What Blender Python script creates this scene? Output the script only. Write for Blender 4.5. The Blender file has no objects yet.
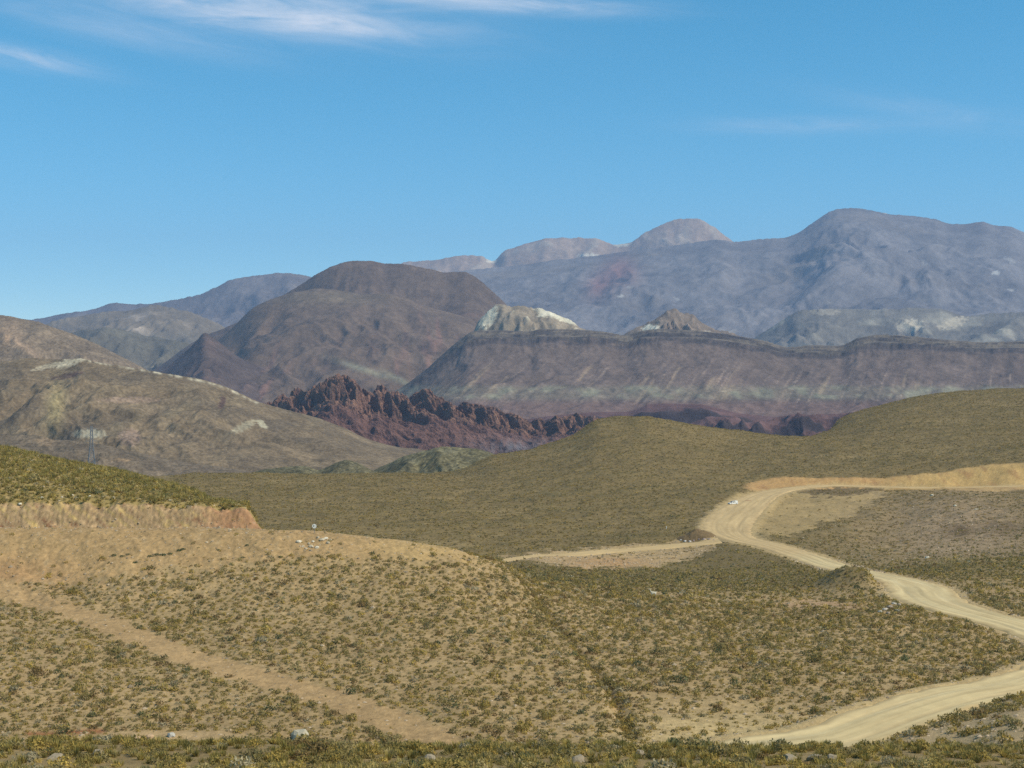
import bpy, bmesh, math, random
import numpy as np
from mathutils import Vector, Matrix

random.seed(7)
RNG = np.random.default_rng(11)
F = 1500.0                     # focal length in pixels of a 1024 px wide frame
CU, CV = 512.0, 384.0          # the camera looks level along +Y from the origin
scene = bpy.context.scene
COL = scene.collection

# ------------------------------------------------------------------ helpers
def tag(o, label=None, cat=None, group=None, kind=None):
    if label: o['label'] = label
    if cat: o['category'] = cat
    if group: o['group'] = group
    if kind: o['kind'] = kind
    return o

def link(name, me, mat=None, parent=None):
    o = bpy.data.objects.new(name, me)
    COL.objects.link(o)
    if mat is not None and me is not None:
        me.materials.append(mat)
    if parent is not None:
        o.parent = parent
    return o

def np_mesh(name, V, Fc, col=None, smooth=False):
    V = np.asarray(V, np.float32); Fc = np.asarray(Fc, np.int32)
    k = Fc.shape[1]
    me = bpy.data.meshes.new(name)
    me.vertices.add(len(V)); me.vertices.foreach_set('co', V.ravel())
    me.loops.add(Fc.size); me.loops.foreach_set('vertex_index', Fc.ravel())
    me.polygons.add(len(Fc))
    me.polygons.foreach_set('loop_start', np.arange(0, Fc.size, k, dtype=np.int32))
    me.update(calc_edges=True)
    me.polygons.foreach_set('use_smooth', np.full(len(Fc), smooth, dtype=bool))
    if col is not None:
        a = me.color_attributes.new('Col', 'FLOAT_COLOR', 'POINT')
        c = np.ones((len(V), 4), np.float32); c[:, :3] = np.clip(col, 0.005, 0.9)
        a.data.foreach_set('color', c.ravel())
    me.validate(verbose=False)
    return me

def grid_faces(nr, nc):
    i = np.arange(nr - 1)[:, None] * nc + np.arange(nc - 1)[None, :]
    i = i.ravel()
    return np.stack([i, i + 1, i + nc + 1, i + nc], 1)

def hash2(ix, iy, seed):
    h = (ix.astype(np.int64) * 374761393 + iy.astype(np.int64) * 668265263 + seed * 974634217) & 0xffffffff
    h = ((h ^ (h >> 13)) * 1274126177) & 0xffffffff
    h = (h ^ (h >> 16)) & 0xffffffff
    return h.astype(np.float64) / 4294967296.0

def perlin(x, y, seed=0):
    x0 = np.floor(x); y0 = np.floor(y)
    fx = x - x0; fy = y - y0
    ux = fx * fx * fx * (fx * (fx * 6 - 15) + 10); uy = fy * fy * fy * (fy * (fy * 6 - 15) + 10)
    def g(dx, dy):
        a = hash2(x0 + dx, y0 + dy, seed) * 2 * np.pi
        return np.cos(a) * (fx - dx) + np.sin(a) * (fy - dy)
    a = g(0, 0); b = g(1, 0); c = g(0, 1); d = g(1, 1)
    return (a + (b - a) * ux + (c - a) * uy + (a - b - c + d) * ux * uy) * 1.5

def fbm(x, y, seed=0, octv=4, gain=.5, lac=2.03):
    s = 0; a = 1; n = 0
    for k in range(octv):
        s = s + a * perlin(x, y, seed + k * 17); n += a
        x = x * lac + 13.7; y = y * lac - 7.1; a *= gain
    return s / n

def ridged(x, y, seed=0, octv=4, gain=.5):
    s = 0; a = 1; n = 0
    for k in range(octv):
        s = s + a * (1 - np.abs(perlin(x, y, seed + k * 31)) * 1.6); n += a
        x = x * 2.07 + 5.3; y = y * 2.07 + 9.2; a *= gain
    return s / n

def pchip(xs, ys):
    xs = np.asarray(xs, float); ys = np.asarray(ys, float)
    h = np.diff(xs); d = np.diff(ys) / h
    m = np.zeros_like(xs)
    m[0] = d[0]; m[-1] = d[-1]
    for i in range(1, len(xs) - 1):
        if d[i-1] * d[i] > 0:
            w1 = 2 * h[i] + h[i-1]; w2 = h[i] + 2 * h[i-1]
            m[i] = (w1 + w2) / (w1 / d[i-1] + w2 / d[i])
    def f(x):
        x = np.clip(np.asarray(x, float), xs[0], xs[-1])
        i = np.clip(np.searchsorted(xs, x) - 1, 0, len(xs) - 2)
        t = (x - xs[i]) / h[i]
        return ((2*t**3 - 3*t**2 + 1) * ys[i] + (t**3 - 2*t**2 + t) * h[i] * m[i]
                + (-2*t**3 + 3*t**2) * ys[i+1] + (t**3 - t**2) * h[i] * m[i+1])
    return f

def sstep(a, b, x):
    t = np.clip((x - a) / (b - a), 0, 1)
    return t * t * (3 - 2 * t)

def band(x, lo, hi, s):
    return sstep(lo - s, lo + s, x) * (1 - sstep(hi - s, hi + s, x))

def blob(u, p, u0, p0, su, sp, rot=0.0):
    c, s = math.cos(rot), math.sin(rot)
    du = (u - u0) * c + (p - p0) * s; dp = -(u - u0) * s + (p - p0) * c
    return np.exp(-(du / su) ** 2 - (dp / sp) ** 2)

def rblob(u, p, u0, p0, su, sp, rot=0.0):
    return sstep(.38, .62, blob(u, p, u0, p0, su * 1.25, sp * 1.25, rot) * (1 + .9 * fbm(u/4., p/2., 301, 4) + .5 * fbm(u/1.6, p/1.2, 302, 2)))

def mixc(c, rgb, m):
    return c + (np.asarray(rgb, float) - c) * np.clip(m, 0, 1)[..., None]

def inpoly(u, p, poly):
    r = np.zeros(u.shape, bool)
    n = len(poly)
    for i in range(n):
        x0, y0 = poly[i]; x1, y1 = poly[(i + 1) % n]
        c = ((y0 > p) != (y1 > p)) & (u < (x1 - x0) * (p - y0) / ((y1 - y0) if y1 != y0 else 1e-9) + x0)
        r ^= c
    return r

def seg_dist(X, Y, P):
    """distance to a polyline P (n,2) and the running index along it"""
    best = np.full(X.shape, 1e9); along = np.zeros(X.shape)
    for i in range(len(P) - 1):
        ax, ay = P[i]; bx, by = P[i + 1]
        dx, dy = bx - ax, by - ay
        t = np.clip(((X - ax) * dx + (Y - ay) * dy) / (dx * dx + dy * dy + 1e-12), 0, 1)
        d = np.hypot(X - ax - t * dx, Y - ay - t * dy)
        m = d < best
        best = np.where(m, d, best); along = np.where(m, i + t, along)
    return best, along

# ------------------------------------------------------------------ materials
def new_mat(name):
    m = bpy.data.materials.new(name); m.use_nodes = True
    nt = m.node_tree; b = nt.nodes['Principled BSDF']
    b.inputs['Roughness'].default_value = .95
    b.inputs['Specular IOR Level'].default_value = .1
    return m, nt, b

def attr_mat(name, scales, amount=.25, bump=None, sat=0.0):
    """albedo from the surface's colour attribute, broken up by noise at several sizes, with a bump"""
    m, nt, b = new_mat(name)
    N, L = nt.nodes, nt.links
    at = N.new('ShaderNodeAttribute'); at.attribute_name = 'Col'
    tc = N.new('ShaderNodeTexCoord')
    prev = None
    for i, (sc, w) in enumerate(scales):
        n = N.new('ShaderNodeTexNoise'); n.inputs['Scale'].default_value = sc
        n.inputs['Detail'].default_value = 4; n.inputs['Roughness'].default_value = .65
        L.new(tc.outputs['Object'], n.inputs['Vector'])
        mp = N.new('ShaderNodeMapRange')
        mp.inputs['From Min'].default_value = .3; mp.inputs['From Max'].default_value = .7
        mp.inputs['To Min'].default_value = 1 - w; mp.inputs['To Max'].default_value = 1 + w
        L.new(n.outputs['Fac'], mp.inputs['Value'])
        if prev is None: prev = mp.outputs[0]
        else:
            mu = N.new('ShaderNodeMath'); mu.operation = 'MULTIPLY'
            L.new(prev, mu.inputs[0]); L.new(mp.outputs[0], mu.inputs[1]); prev = mu.outputs[0]
    mx = N.new('ShaderNodeVectorMath'); mx.operation = 'SCALE'
    L.new(at.outputs['Color'], mx.inputs[0]); L.new(prev, mx.inputs['Scale'])
    L.new(mx.outputs[0], b.inputs['Base Color'])
    if bump:
        sc, dist, st = bump
        n = N.new('ShaderNodeTexNoise'); n.inputs['Scale'].default_value = sc
        n.inputs['Detail'].default_value = 6; n.inputs['Roughness'].default_value = .7
        L.new(tc.outputs['Object'], n.inputs['Vector'])
        bp = N.new('ShaderNodeBump'); bp.inputs['Strength'].default_value = st; bp.inputs['Distance'].default_value = dist
        L.new(n.outputs['Fac'], bp.inputs['Height']); L.new(bp.outputs[0], b.inputs['Normal'])
    return m

def flat_mat(name, rgb, rough=.7, metal=0, nscale=6, namt=.15):
    m, nt, b = new_mat(name)
    N, L = nt.nodes, nt.links
    tc = N.new('ShaderNodeTexCoord'); n = N.new('ShaderNodeTexNoise')
    n.inputs['Scale'].default_value = nscale; n.inputs['Detail'].default_value = 4
    L.new(tc.outputs['Object'], n.inputs['Vector'])
    r = N.new('ShaderNodeMix'); r.data_type = 'RGBA'
    r.inputs['A'].default_value = (*[c * (1 - namt) for c in rgb], 1); r.inputs['B'].default_value = (*[min(1, c * (1 + namt)) for c in rgb], 1)
    L.new(n.outputs['Fac'], r.inputs['Factor']); L.new(r.outputs['Result'], b.inputs['Base Color'])
    b.inputs['Roughness'].default_value = rough; b.inputs['Metallic'].default_value = metal
    b.inputs['Specular IOR Level'].default_value = .4
    return m

def leaf_mat(name):
    m, nt, b = new_mat(name)
    N, L = nt.nodes, nt.links
    at = N.new('ShaderNodeAttribute'); at.attribute_name = 'Col'
    L.new(at.outputs['Color'], b.inputs['Base Color'])
    tr = N.new('ShaderNodeBsdfTranslucent'); L.new(at.outputs['Color'], tr.inputs['Color'])
    mx = N.new('ShaderNodeMixShader'); mx.inputs[0].default_value = .35
    L.new(b.outputs[0], mx.inputs[1]); L.new(tr.outputs[0], mx.inputs[2]); L.new(mx.outputs[0], N['Material Output'].inputs['Surface'])
    return m

M_ground = attr_mat('stony_soil', [(.9, .16), (.16, .10), (.03, .08)], bump=(1.3, .35, .6))
M_road = attr_mat('packed_gravel', [(.5, .07), (.08, .06)], bump=(1.5, .06, .5))
M_hill = attr_mat('scrub_hillside', [(.11, .22), (.03, .2), (.012, .12)], bump=(.05, 7, .5))
M_mount = attr_mat('weathered_rock', [(.06, .16), (.02, .18), (.005, .12)], bump=(.02, 16, .5))
M_far = attr_mat('distant_rock', [(.02, .12), (.006, .2), (.0016, .16)], bump=(.006, 45, .45))
M_cliff = attr_mat('red_sandstone', [(.05, .30), (.012, .15)], bump=(.05, 16, 1.0))
M_leaf = leaf_mat('scrub_leaves')
M_rock = attr_mat('field_stone', [(3., .2)], bump=(4, .05, .6))

# ------------------------------------------------------------------ near terrain
FRONT = {2: 1659, 10: 1134, 20: 900, 45: 800, 62: 771}
FAR = {1400: 496, 1700: 481, 2200: 462, 5000: 426, 12000: 405, 19000: 400}
PROF = {
 -900: {75:738,88:793,115:853,150:840,185:745,205:700,230:650,262:600,285:560,310:515,316:514,321:480,380:430,450:400,520:420,640:500,860:520,1150:500},
 -300: {75:740,88:793,115:853,150:840,185:745,205:703,230:657,262:608,285:572,310:525,316:524,321:493,380:446,450:415,520:430,640:500,860:500,1000:478,1150:500},
    0: {75:743,88:793,115:853,150:830,185:746,205:706,230:660,262:618,285:586,310:529,316:527,321:502,380:463,450:447,520:470,640:520,860:495,1000:478,1150:501},
   64: {75:744,88:793,115:853,150:830,185:746,205:707,230:662,262:620,285:586,310:529,316:527,321:502,380:471,450:461,520:490,640:520,860:495,1000:478,1150:501},
  128: {75:744,88:793,115:853,150:830,185:747,205:708,230:664,262:620,285:580,310:529,316:527,321:503,380:480,450:473,520:505,640:530,860:495,1000:476,1150:501},
  200: {75:745,88:793,115:853,150:830,185:747,205:708,230:664,262:618,285:576,310:530,316:528,321:505,350:498,400:493,450:515,520:560,640:534,750:510,860:493,1000:475,1060:474,1150:501},
  245: {75:745,88:793,115:853,150:830,185:747,205:708,230:663,262:615,285:574,310:530,316:528,321:508,335:503,360:522,400:570,450:580,520:571,640:534,750:510,860:493,1000:475,1060:474,1150:501},
  268: {75:745,88:793,115:853,150:830,185:747,205:708,230:663,262:614,285:573,310:530,316:530,321:532,335:550,400:600,450:590,520:571,640:534,750:510,860:493,1000:475,1060:474,1150:501},
  330: {75:746,88:793,115:853,150:830,185:748,205:708,230:662,262:612,285:574,310:533,316:533,325:542,400:605,450:592,520:571,600:545,640:534,750:510,860:493,1000:475,1060:474,1150:501},
  400: {75:747,88:793,115:853,150:830,185:748,205:708,230:662,262:612,285:578,310:541,316:542,325:550,400:602,450:592,520:571,600:545,640:534,750:510,860:493,1000:475,1060:474,1150:501},
  450: {75:747,88:793,115:853,150:830,185:748,205:707,230:662,262:614,285:583,310:549,316:550,330:560,400:600,450:590,520:571,600:546,640:534,750:510,860:493,1000:475,1060:473,1150:498},
  492: {75:747,88:793,115:853,150:830,185:748,205:708,230:664,262:620,285:594,310:566,330:561,345:562,400:586,450:585,520:569,560:560,600:549,640:535,700:521,750:510,860:491,1000:466,1080:456,1150:480},
  540: {75:748,88:793,115:853,150:830,185:748,205:710,230:668,262:632,310:592,345:582,400:578,450:574,520:563,560:556,600:548,640:535,700:521,750:509,860:488,1000:461,1080:448,1150:447,1250:470},
  572: {75:748,88:793,115:853,150:830,185:748,205:711,230:671,262:636,310:600,345:588,400:581,450:575,520:565,560:557,600:548,640:535,700:520,750:508,860:485,1000:453,1080:438,1150:436,1250:455},
  600: {75:748,88:793,115:853,150:830,185:748,205:712,230:674,262:640,310:605,345:592,400:583,450:576,520:566,560:558,600:547,640:534,700:518,750:506,860:482,1000:446,1080:427,1150:419,1250:428},
  640: {75:748,88:793,115:853,150:830,185:748,205:712,230:675,262:643,310:608,345:595,400:585,450:577,520:566,560:558,600:546,640:533,700:517,750:505,860:481,1000:444,1080:425,1150:417.5,1250:424},
  680: {75:748,88:793,115:853,150:830,185:748,205:713,230:676,262:645,310:612,345:598,400:587,450:578,520:566,560:557,600:545,640:532,700:517,750:505,860:481,1000:446,1080:429,1150:422,1250:428},
  740: {75:748,88:793,115:853,150:825,185:748,205:713,230:676,262:647,310:617,345:602,400:589,450:579,520:562,560:549,600:539,640:530,700:515,750:505,800:495,860:483,1000:455,1080:440,1150:431,1250:437},
  800: {75:748,88:793,115:853,150:815,175:760,185:744,205:712,230:675,262:647,310:616,345:602,400:588,450:577,520:559,560:550,600:541,640:532,700:520,750:508,800:498,862:485.5,868:484,880:477,1000:455,1080:443,1150:437,1250:444},
  840: {75:748,88:793,115:853,150:805,175:750,200:713,230:674,262:645,310:613,345:600,400:584,450:573,520:560,600:543,700:520,750:509,800:499,862:486,868:484,880:477,1000:451,1150:433,1250:424,1400:419.5,1550:440},
  880: {75:748,88:793,115:850,150:795,165:757,180:735,210:699,230:673,262:643,310:611,345:598,400:583,450:573,520:560,600:545,640:537,700:522,750:510,800:500,864:488,870:486,882:477,1000:450,1150:425,1250:413,1400:405.5,1550:425},
  960: {75:748,88:790,115:840,150:775,165:742,180:722,195:708,230:673,262:643,300:617,345:598,400:580,450:567,520:553,600:535,700:510,800:493,858:487.5,864:487,884:470,1000:445,1150:418,1400:391.5,1550:410},
 1024: {75:747,88:790,115:830,150:752,165:725,180:707,195:695,225:676,262:647,300:622,345:598,400:578,450:563,520:547,600:528,700:504,800:492,850:486,856:485.5,882:463,1000:440,1150:415,1400:389,1550:405},
 1300: {75:743,88:785,115:815,150:733,180:690,225:660,300:615,400:570,520:535,700:495,850:478,856:478,880:440,1000:415,1150:395,1400:375,1550:390},
 1900: {75:740,88:780,115:800,150:725,180:680,225:650,300:605,400:560,520:525,700:485,850:468,856:468,880:430,1000:405,1150:385,1400:365,1550:380},
}
def rows(a, b, n): return list(np.exp(np.linspace(math.log(a), math.log(b), n, endpoint=False)))
DV = np.array(rows(2, 45, 26) + rows(45, 80, 70) + rows(80, 180, 50) + rows(180, 262, 170) + rows(262, 330, 190)
              + rows(330, 460, 150) + rows(460, 640, 150) + rows(640, 850, 130) + rows(850, 900, 50) + rows(900, 1160, 120)
              + rows(1160, 1600, 70) + rows(1600, 19000, 60) + [19000.])
UV = np.concatenate([np.linspace(-900, -100, 60, endpoint=False), np.linspace(-100, -4, 40, endpoint=False),
                     np.arange(-4, 1028, 1.4), np.linspace(1028, 1130, 44, endpoint=False), np.linspace(1130, 1900, 60)])
LV = np.log(DV)
cu = sorted(PROF)
ctab = []
for u in cu:
    p = dict(FRONT); p.update(FAR)
    if max(PROF[u]) > 1300: p.pop(1400)
    if max(PROF[u]) > 1500: p[1700] = 470
    p.update(PROF[u])
    ds = sorted(p)
    ctab.append(pchip(np.log(ds), [p[d] for d in ds])(LV))
ctab = np.array(ctab)                                     # columns x rows, as image rows
PYG = np.empty((len(DV), len(UV)))
for r in range(len(DV)):
    PYG[r] = pchip(cu, ctab[:, r])(UV)
DG = np.repeat(DV[:, None], len(UV), 1); UG = np.repeat(UV[None, :], len(DV), 0)
XG = (UG - CU) / F * DG
ZG = -(PYG - CV) / F * DG

def samp(G, u, d):
    """value of a terrain grid at column u, distance d"""
    fu = np.interp(u, UV, np.arange(len(UV))); fv = np.interp(np.log(d), LV, np.arange(len(LV)))
    iu = np.clip(fu.astype(int), 0, len(UV) - 2); iv = np.clip(fv.astype(int), 0, len(LV) - 2)
    a = fu - iu; b = fv - iv
    return (G[iv, iu]*(1-a)*(1-b) + G[iv, iu+1]*a*(1-b) + G[iv+1, iu]*(1-a)*b + G[iv+1, iu+1]*a*b)

def height(x, y):
    x = np.asarray(x, float); y = np.asarray(y, float)
    return samp(ZG, x / y * F + CU, y)

PY0 = PYG.copy()
def ground_at(u, py, dmin=60., dmax=1500.):
    """the terrain point that the photograph shows at (u, py)"""
    ds = np.exp(np.linspace(math.log(dmin), math.log(dmax), 4000))
    p = samp(PY0, np.full(ds.shape, float(u)), ds)
    k = int(np.argmax(p <= py))
    d = ds[k]
    return np.array([(u - CU) / F * d, d])

def catmull(P, step):
    P = np.asarray(P, float); out = []
    Q = np.vstack([2*P[0]-P[1], P, 2*P[-1]-P[-2]])
    for i in range(1, len(Q) - 2):
        n = max(2, int(np.hypot(*(Q[i+1][:2]-Q[i][:2])) / step))
        for t in np.linspace(0, 1, n, endpoint=False):
            out.append(.5*((2*Q[i]) + (-Q[i-1]+Q[i+1])*t + (2*Q[i-1]-5*Q[i]+4*Q[i+1]-Q[i+2])*t*t + (-Q[i-1]+3*Q[i]-3*Q[i+1]+Q[i+2])*t**3))
    out.append(P[-1])
    return np.array(out)

# roads, each a list of (image column, image row, half width in metres) read off the photograph and dropped onto the terrain
def road_line(pts, dmin=140., step=2.):
    P = []
    for (u, p, w) in pts:
        g = ground_at(u, p, dmin); P.append([g[0], g[1], w])
    return catmull(P, step)
R_main = [(690, 765, 5), (770, 749, 5.4), (835, 733, 5.6), (900, 713, 5.6), (960, 696, 5.6), (1024, 682, 5.8), (1070, 668, 6), (1092, 655, 6.5), (1080, 645, 6.5),
          (1024, 628, 5.6), (985, 616, 5.4), (950, 606.5, 6.2), (927, 597.5, 7.3), (917, 587, 7.5), (896, 579, 5.6), (868, 573.5, 5.2), (838, 567, 5.8), (805, 556, 6), (772, 546, 6),
          (737, 537.5, 7), (727, 527, 10), (737, 513, 10.5), (752, 501, 9.5), (768, 493.5, 7.5), (790, 489, 5.5), (820, 485.8, 4.5), (870, 486.8, 4), (920, 487.6, 4), (960, 487.4, 4), (1024, 485.8, 4), (1150, 483, 4)]
R_side = [(738, 536, 5), (712, 541.5, 5), (680, 545.5, 5), (640, 549, 4.5), (600, 552, 4.2), (560, 555, 3.8), (520, 558, 3), (480, 563, 3)]
roads = [('main', road_line(R_main)), ('side', road_line(R_side, 400.))]

for nm, P in roads:
    z = height(P[:, 0], P[:, 1])
    k = 15 if nm == 'main' else 9
    zp = np.pad(z, k, mode='edge')
    zs = np.convolve(zp, np.hanning(2*k+1)/np.hanning(2*k+1).sum(), mode='valid')
    roads[[r[0] for r in roads].index(nm)] = (nm, np.column_stack([P, zs]))

# relief of the open ground before the roads are cut in
n1 = fbm(XG/14, DG/14, 3, 4); n2 = fbm(XG/60, DG/60, 5, 3); n3 = fbm(XG/3.2, DG/3.2, 8, 3)
amp = sstep(45, 62, DG) * (1 - sstep(2500, 4000, DG))
lipw = np.exp(-((DG - 75)/9)**2)
far_w = sstep(450, 700, DG)
ZG += amp * (n1 * .45 * (1 - .5*lipw) + n3 * .12 + far_w * (n1 * 1.0 + n2 * 2.2))
cutm = band(DG, 315.6, 322, .8) * (1 - sstep(255, 272, UG))
gz = ridged(XG/2.6 + ZG*.8, ZG/3.5, 40, 4, .6) + .5*fbm(XG/.9, ZG/.9, 41, 3)
ZG -= cutm * gz * .8
ZG -= band(DG, 319.5, 324, 1.2) * (1 - sstep(250, 268, UG)) * np.clip(fbm(XG/5, XG*0, 42, 4) + .15, 0, 1) * 1.8
# erosion rills in the fill under the terrace
fillm = band(DG, 270, 309, 5) * (1 - sstep(470, 500, UG))
ZG += fillm * (fbm(XG/4.0 + DG*.1, DG/7, 44, 5, .6) * .55 + fbm(XG/1.3, DG/1.3, 45, 3) * .22)
# the shrub-lined gully that runs down the slope
gul = [ground_at(u, p, 140.) for (u, p) in [(505, 565), (533, 592), (556, 625), (582, 655), (604, 682), (618, 708), (630, 738)]]
gul = catmull(np.array(gul), 2.)
dg, _ = seg_dist(XG, DG, gul[:, :2])
dg = np.where((DG > 180) & (DG < 360), dg, 99)
ZG -= np.exp(-((dg + .5*n1)/1.2)**2) * .75
side = (XG - np.interp(DG, gul[::-1, 1], gul[::-1, 0]))
ZG += np.exp(-(np.clip(dg, 0, 60)/14)**2) * np.clip(-side, 0, 1) * .5
# diagonal bare trail
trail = catmull(np.array([ground_at(u, p, 140.) for (u, p) in [(-90, 560), (-30, 581), (30, 598), (80, 615), (130, 634), (200, 660), (260, 678), (310, 692), (370, 712), (410, 729), (445, 745)]]), 2.)
dt, _ = seg_dist(XG, DG, trail[:, :2]); dt = np.where((DG > 180) & (DG < 300), dt, 99)
foot = catmull(np.array([ground_at(u, p, 140.) for (u, p) in [(-40, 741), (40, 741), (100, 739), (170, 737), (240, 738)]]), 2.)
df, _ = seg_dist(XG, DG, foot[:, :2]); df = np.where((DG > 150) & (DG < 230), df, 99)

mg = ground_at(857, 585, 250.)
mound = np.exp(-(((XG - mg[0])/8.5)**2)**1.5 - ((DG - mg[1])/15.)**2)
ZG += mound * 5.0 * (1 + .3 * n1)
road_d = np.full(DG.shape, 99.)
sel_r = (DG > 130) & (DG < 960) & (UG > 380) & (UG < 1300)
Xs, Ys = XG[sel_r], DG[sel_r]; Zs = ZG[sel_r]; rd = np.full(Xs.shape, 99.)
for nm, P in roads:
    d, al = seg_dist(Xs, Ys, P[:, :2])
    hw = np.interp(al, np.arange(len(P)), P[:, 2]); zc = np.interp(al, np.arange(len(P)), P[:, 3])
    e = d - hw
    w = 1 - sstep(1.4, 5.5, e)
    Zs = Zs + (zc - .12 - .35 * (1 - sstep(-1, 1.4, e)) - Zs) * w
    rd = np.minimum(rd, e)
ZG[sel_r] = Zs; road_d[sel_r] = rd
PYG = CV - ZG / DG * F

# where things grow and what the soil looks like
jit = fbm(XG/5, DG/5, 60, 4)
ju = UG + fbm(XG/9, DG/9, 61, 3) * 9 ; jp = PY0 + fbm(XG/9, DG/9, 62, 3) * 6
soil = np.zeros(DG.shape + (3,)) + np.array([.375, .272, .132])
soil = mixc(soil, (.42, .30, .148), sstep(-.1, .5, n2) * .6)
soil = mixc(soil, (.325, .24, .12), sstep(.1, .6, n1) * .6)
dens = np.full(DG.shape, .45) * (1 + .55 * fbm(XG/22, DG/22, 70, 4)) * band(DG, 176, 500, 6) * np.interp(DG, [180, 300, 420, 500], [1, 1, .8, .6])
# dense scrub on the lip in front
lipm = 1 - sstep(84, 96, DG)
soil = mixc(soil, (.23, .175, .08), lipm * .75)
dens = np.where(DG < 96, 1.5, dens)
# pale sandy toe above the lower road
pale = blob(ju, jp, 735, 738, 110, 26) * (DG > 170)
soil = mixc(soil, (.52, .40, .19), pale * .9)
dens *= 1 - .75 * np.clip(pale * 1.5, 0, 1)
# valley floor: olive pasture
vall = sstep(0, 1, (DG - (330 + 40 * n1 + np.clip(UG - 640, -200, 400) * .06)) / 110) * (DG < 1700)
vall = np.where((UG < 500) & (DG < 400), 0, vall)
soil = mixc(soil, (.195, .148, .062), vall * .92)
soil = mixc(soil, (.155, .125, .052), vall * sstep(.0, .5, n1 + .5*n2) * .65)
bands = fbm(XG/70, DG/13 + XG/60, 74, 3)
soil = mixc(soil, (.14, .11, .05), vall * sstep(.1, .5, bands) * .45 * (DG > 600))  # faint terracette shadows painted into the soil colour as darker streaks
soil = mixc(soil, (.27, .205, .095), vall * sstep(.15, .6, -n2 - .3 * n1) * .8)
tex = hash2(np.floor(XG/1.6), np.floor(DG/3.2), 5)
soil *= (1 - vall * .16 * (tex - .5))[..., None]
dens = dens + vall * .25 * (DG < 640)
# grassy knoll over the cut
knoll = band(DG, 321.5, 520, 1.0) * (1 - sstep(262, 275, UG))
soil = mixc(soil, (.33, .25, .09), knoll * .9)
soil = mixc(soil, (.40, .29, .13), knoll * sstep(.1, .5, fbm(XG/3, DG/4, 73, 3)) * .7)
# fill slope of the terrace, bare and orange
ub = pchip([-900, 0, 40, 100, 150, 200, 260, 330, 400, 450, 495], [640, 588, 590, 584, 577, 570, 563, 559, 562, 560, 566])(UG)
bare = sstep(2, -8, PY0 - ub + fbm(XG/4, DG/4, 71, 3) * 14) * band(DG, 250, 317, 2) * (1 - sstep(486, 500, UG))
soil = mixc(soil, (.41, .278, .128), bare * .95)
soil = mixc(soil, (.46, .33, .14), bare * sstep(330, 430, UG) * .6)
soil = mixc(soil, (.40, .225, .105), bare * sstep(120, -40, UG) * .6 * sstep(545, 575, PY0))
soil = mixc(soil, (.50, .37, .20), bare * sstep(.2, .6, fbm(XG/2.5, DG/5, 72, 3)) * .5)
dens *= 1 - .97 * bare
# road cut face
stre = fbm(XG/1.5 + ZG*.9, ZG/3.5, 80, 5, .62); stre2 = fbm(XG/6, ZG/3, 81, 3)
face = band(DG, 315.8, 321.8, .3) * (1 - sstep(262, 272, UG))
soil = mixc(soil, (.41, .285, .15), face)
soil = mixc(soil, (.50, .36, .14), face * sstep(0, .4, stre))
soil = mixc(soil, (.24, .12, .06), face * sstep(.15, .5, -stre + .3*stre2))
soil = mixc(soil, (.37, .20, .10), face * sstep(190, 225, UG) * .75)
soil *= (1 + face * .5 * fbm(XG/.7, ZG/.7, 84, 3))[..., None]
dens = np.where((DG > 309) & (DG < 322) & (UG < 275), 0, dens)
# trail, lower footpath, red bank over it
tm = 1 - sstep(2.4, 4.4, dt + jit * 1.8)
soil = mixc(soil, (.42, .285, .135), tm * .9); dens *= 1 - .96 * tm
fm = 1 - sstep(1.6, 3.4, df + jit * 1.2)
soil = mixc(soil, (.42, .30, .15), fm * .9); dens *= 1 - .97 * fm
redb = np.exp(-((df - 3.8)/1.1)**2) * band(UG, 25, 105, 5) * (PY0 < 740)
soil = mixc(soil, (.30, .14, .06), redb)
# cut banks by the upper road
ucut = (band(PY0, pchip([740, 770, 800, 885, 940, 975, 1024, 1300], [485, 480, 478, 477, 472, 467, 463, 440])(UG), 490, 1.0) * band(DG, 780, 892, 6) * sstep(738, 752, UG))
soil = mixc(soil, (.46, .29, .12), ucut * .95)
soil = mixc(soil, (.50, .345, .135), ucut * sstep(860, 920, UG) * .8)
soil = mixc(soil, (.34, .19, .085), ucut * sstep(.1, .5, fbm(XG/5, ZG/8, 83, 3)) * .6)
# graded pad between the roads
padp = [(738, 536), (752, 514), (772, 498), (800, 493), (850, 497), (888, 489.5), (886, 496), (868, 506), (848, 517), (820, 526), (785, 537)]
pad = inpoly(ju, jp, padp) & (DG > 500) & (DG < 880)
soil[pad] = soil[pad] * .25 + np.array([.37, .275, .125]) * .8
isl = inpoly(ju, jp, [(790, 492), (820, 486.5), (880, 489), (884, 491.5), (850, 497), (812, 496)]) & (DG > 700) & (DG < 880)
soil[isl] = np.array([.17, .125, .06])
# stony slope on the right
stony = blob(ju, jp, 960, 530, 95, 42) * (DG > 480) * (DG < 850)
soil = mixc(soil, (.35, .255, .15), stony * .9); dens = dens * (1 - .5*stony)
soil *= (1 + stony * .5 * (hash2(np.floor(XG/1.1), np.floor(DG/2.5), 9) - .45))[..., None]
soil = mixc(soil, (.135, .095, .05), (blob(ju, jp, 960, 531, 13, 6) + blob(ju, jp, 1005, 528, 24, 8) * .7) * (DG > 480) * (DG < 850))
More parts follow.
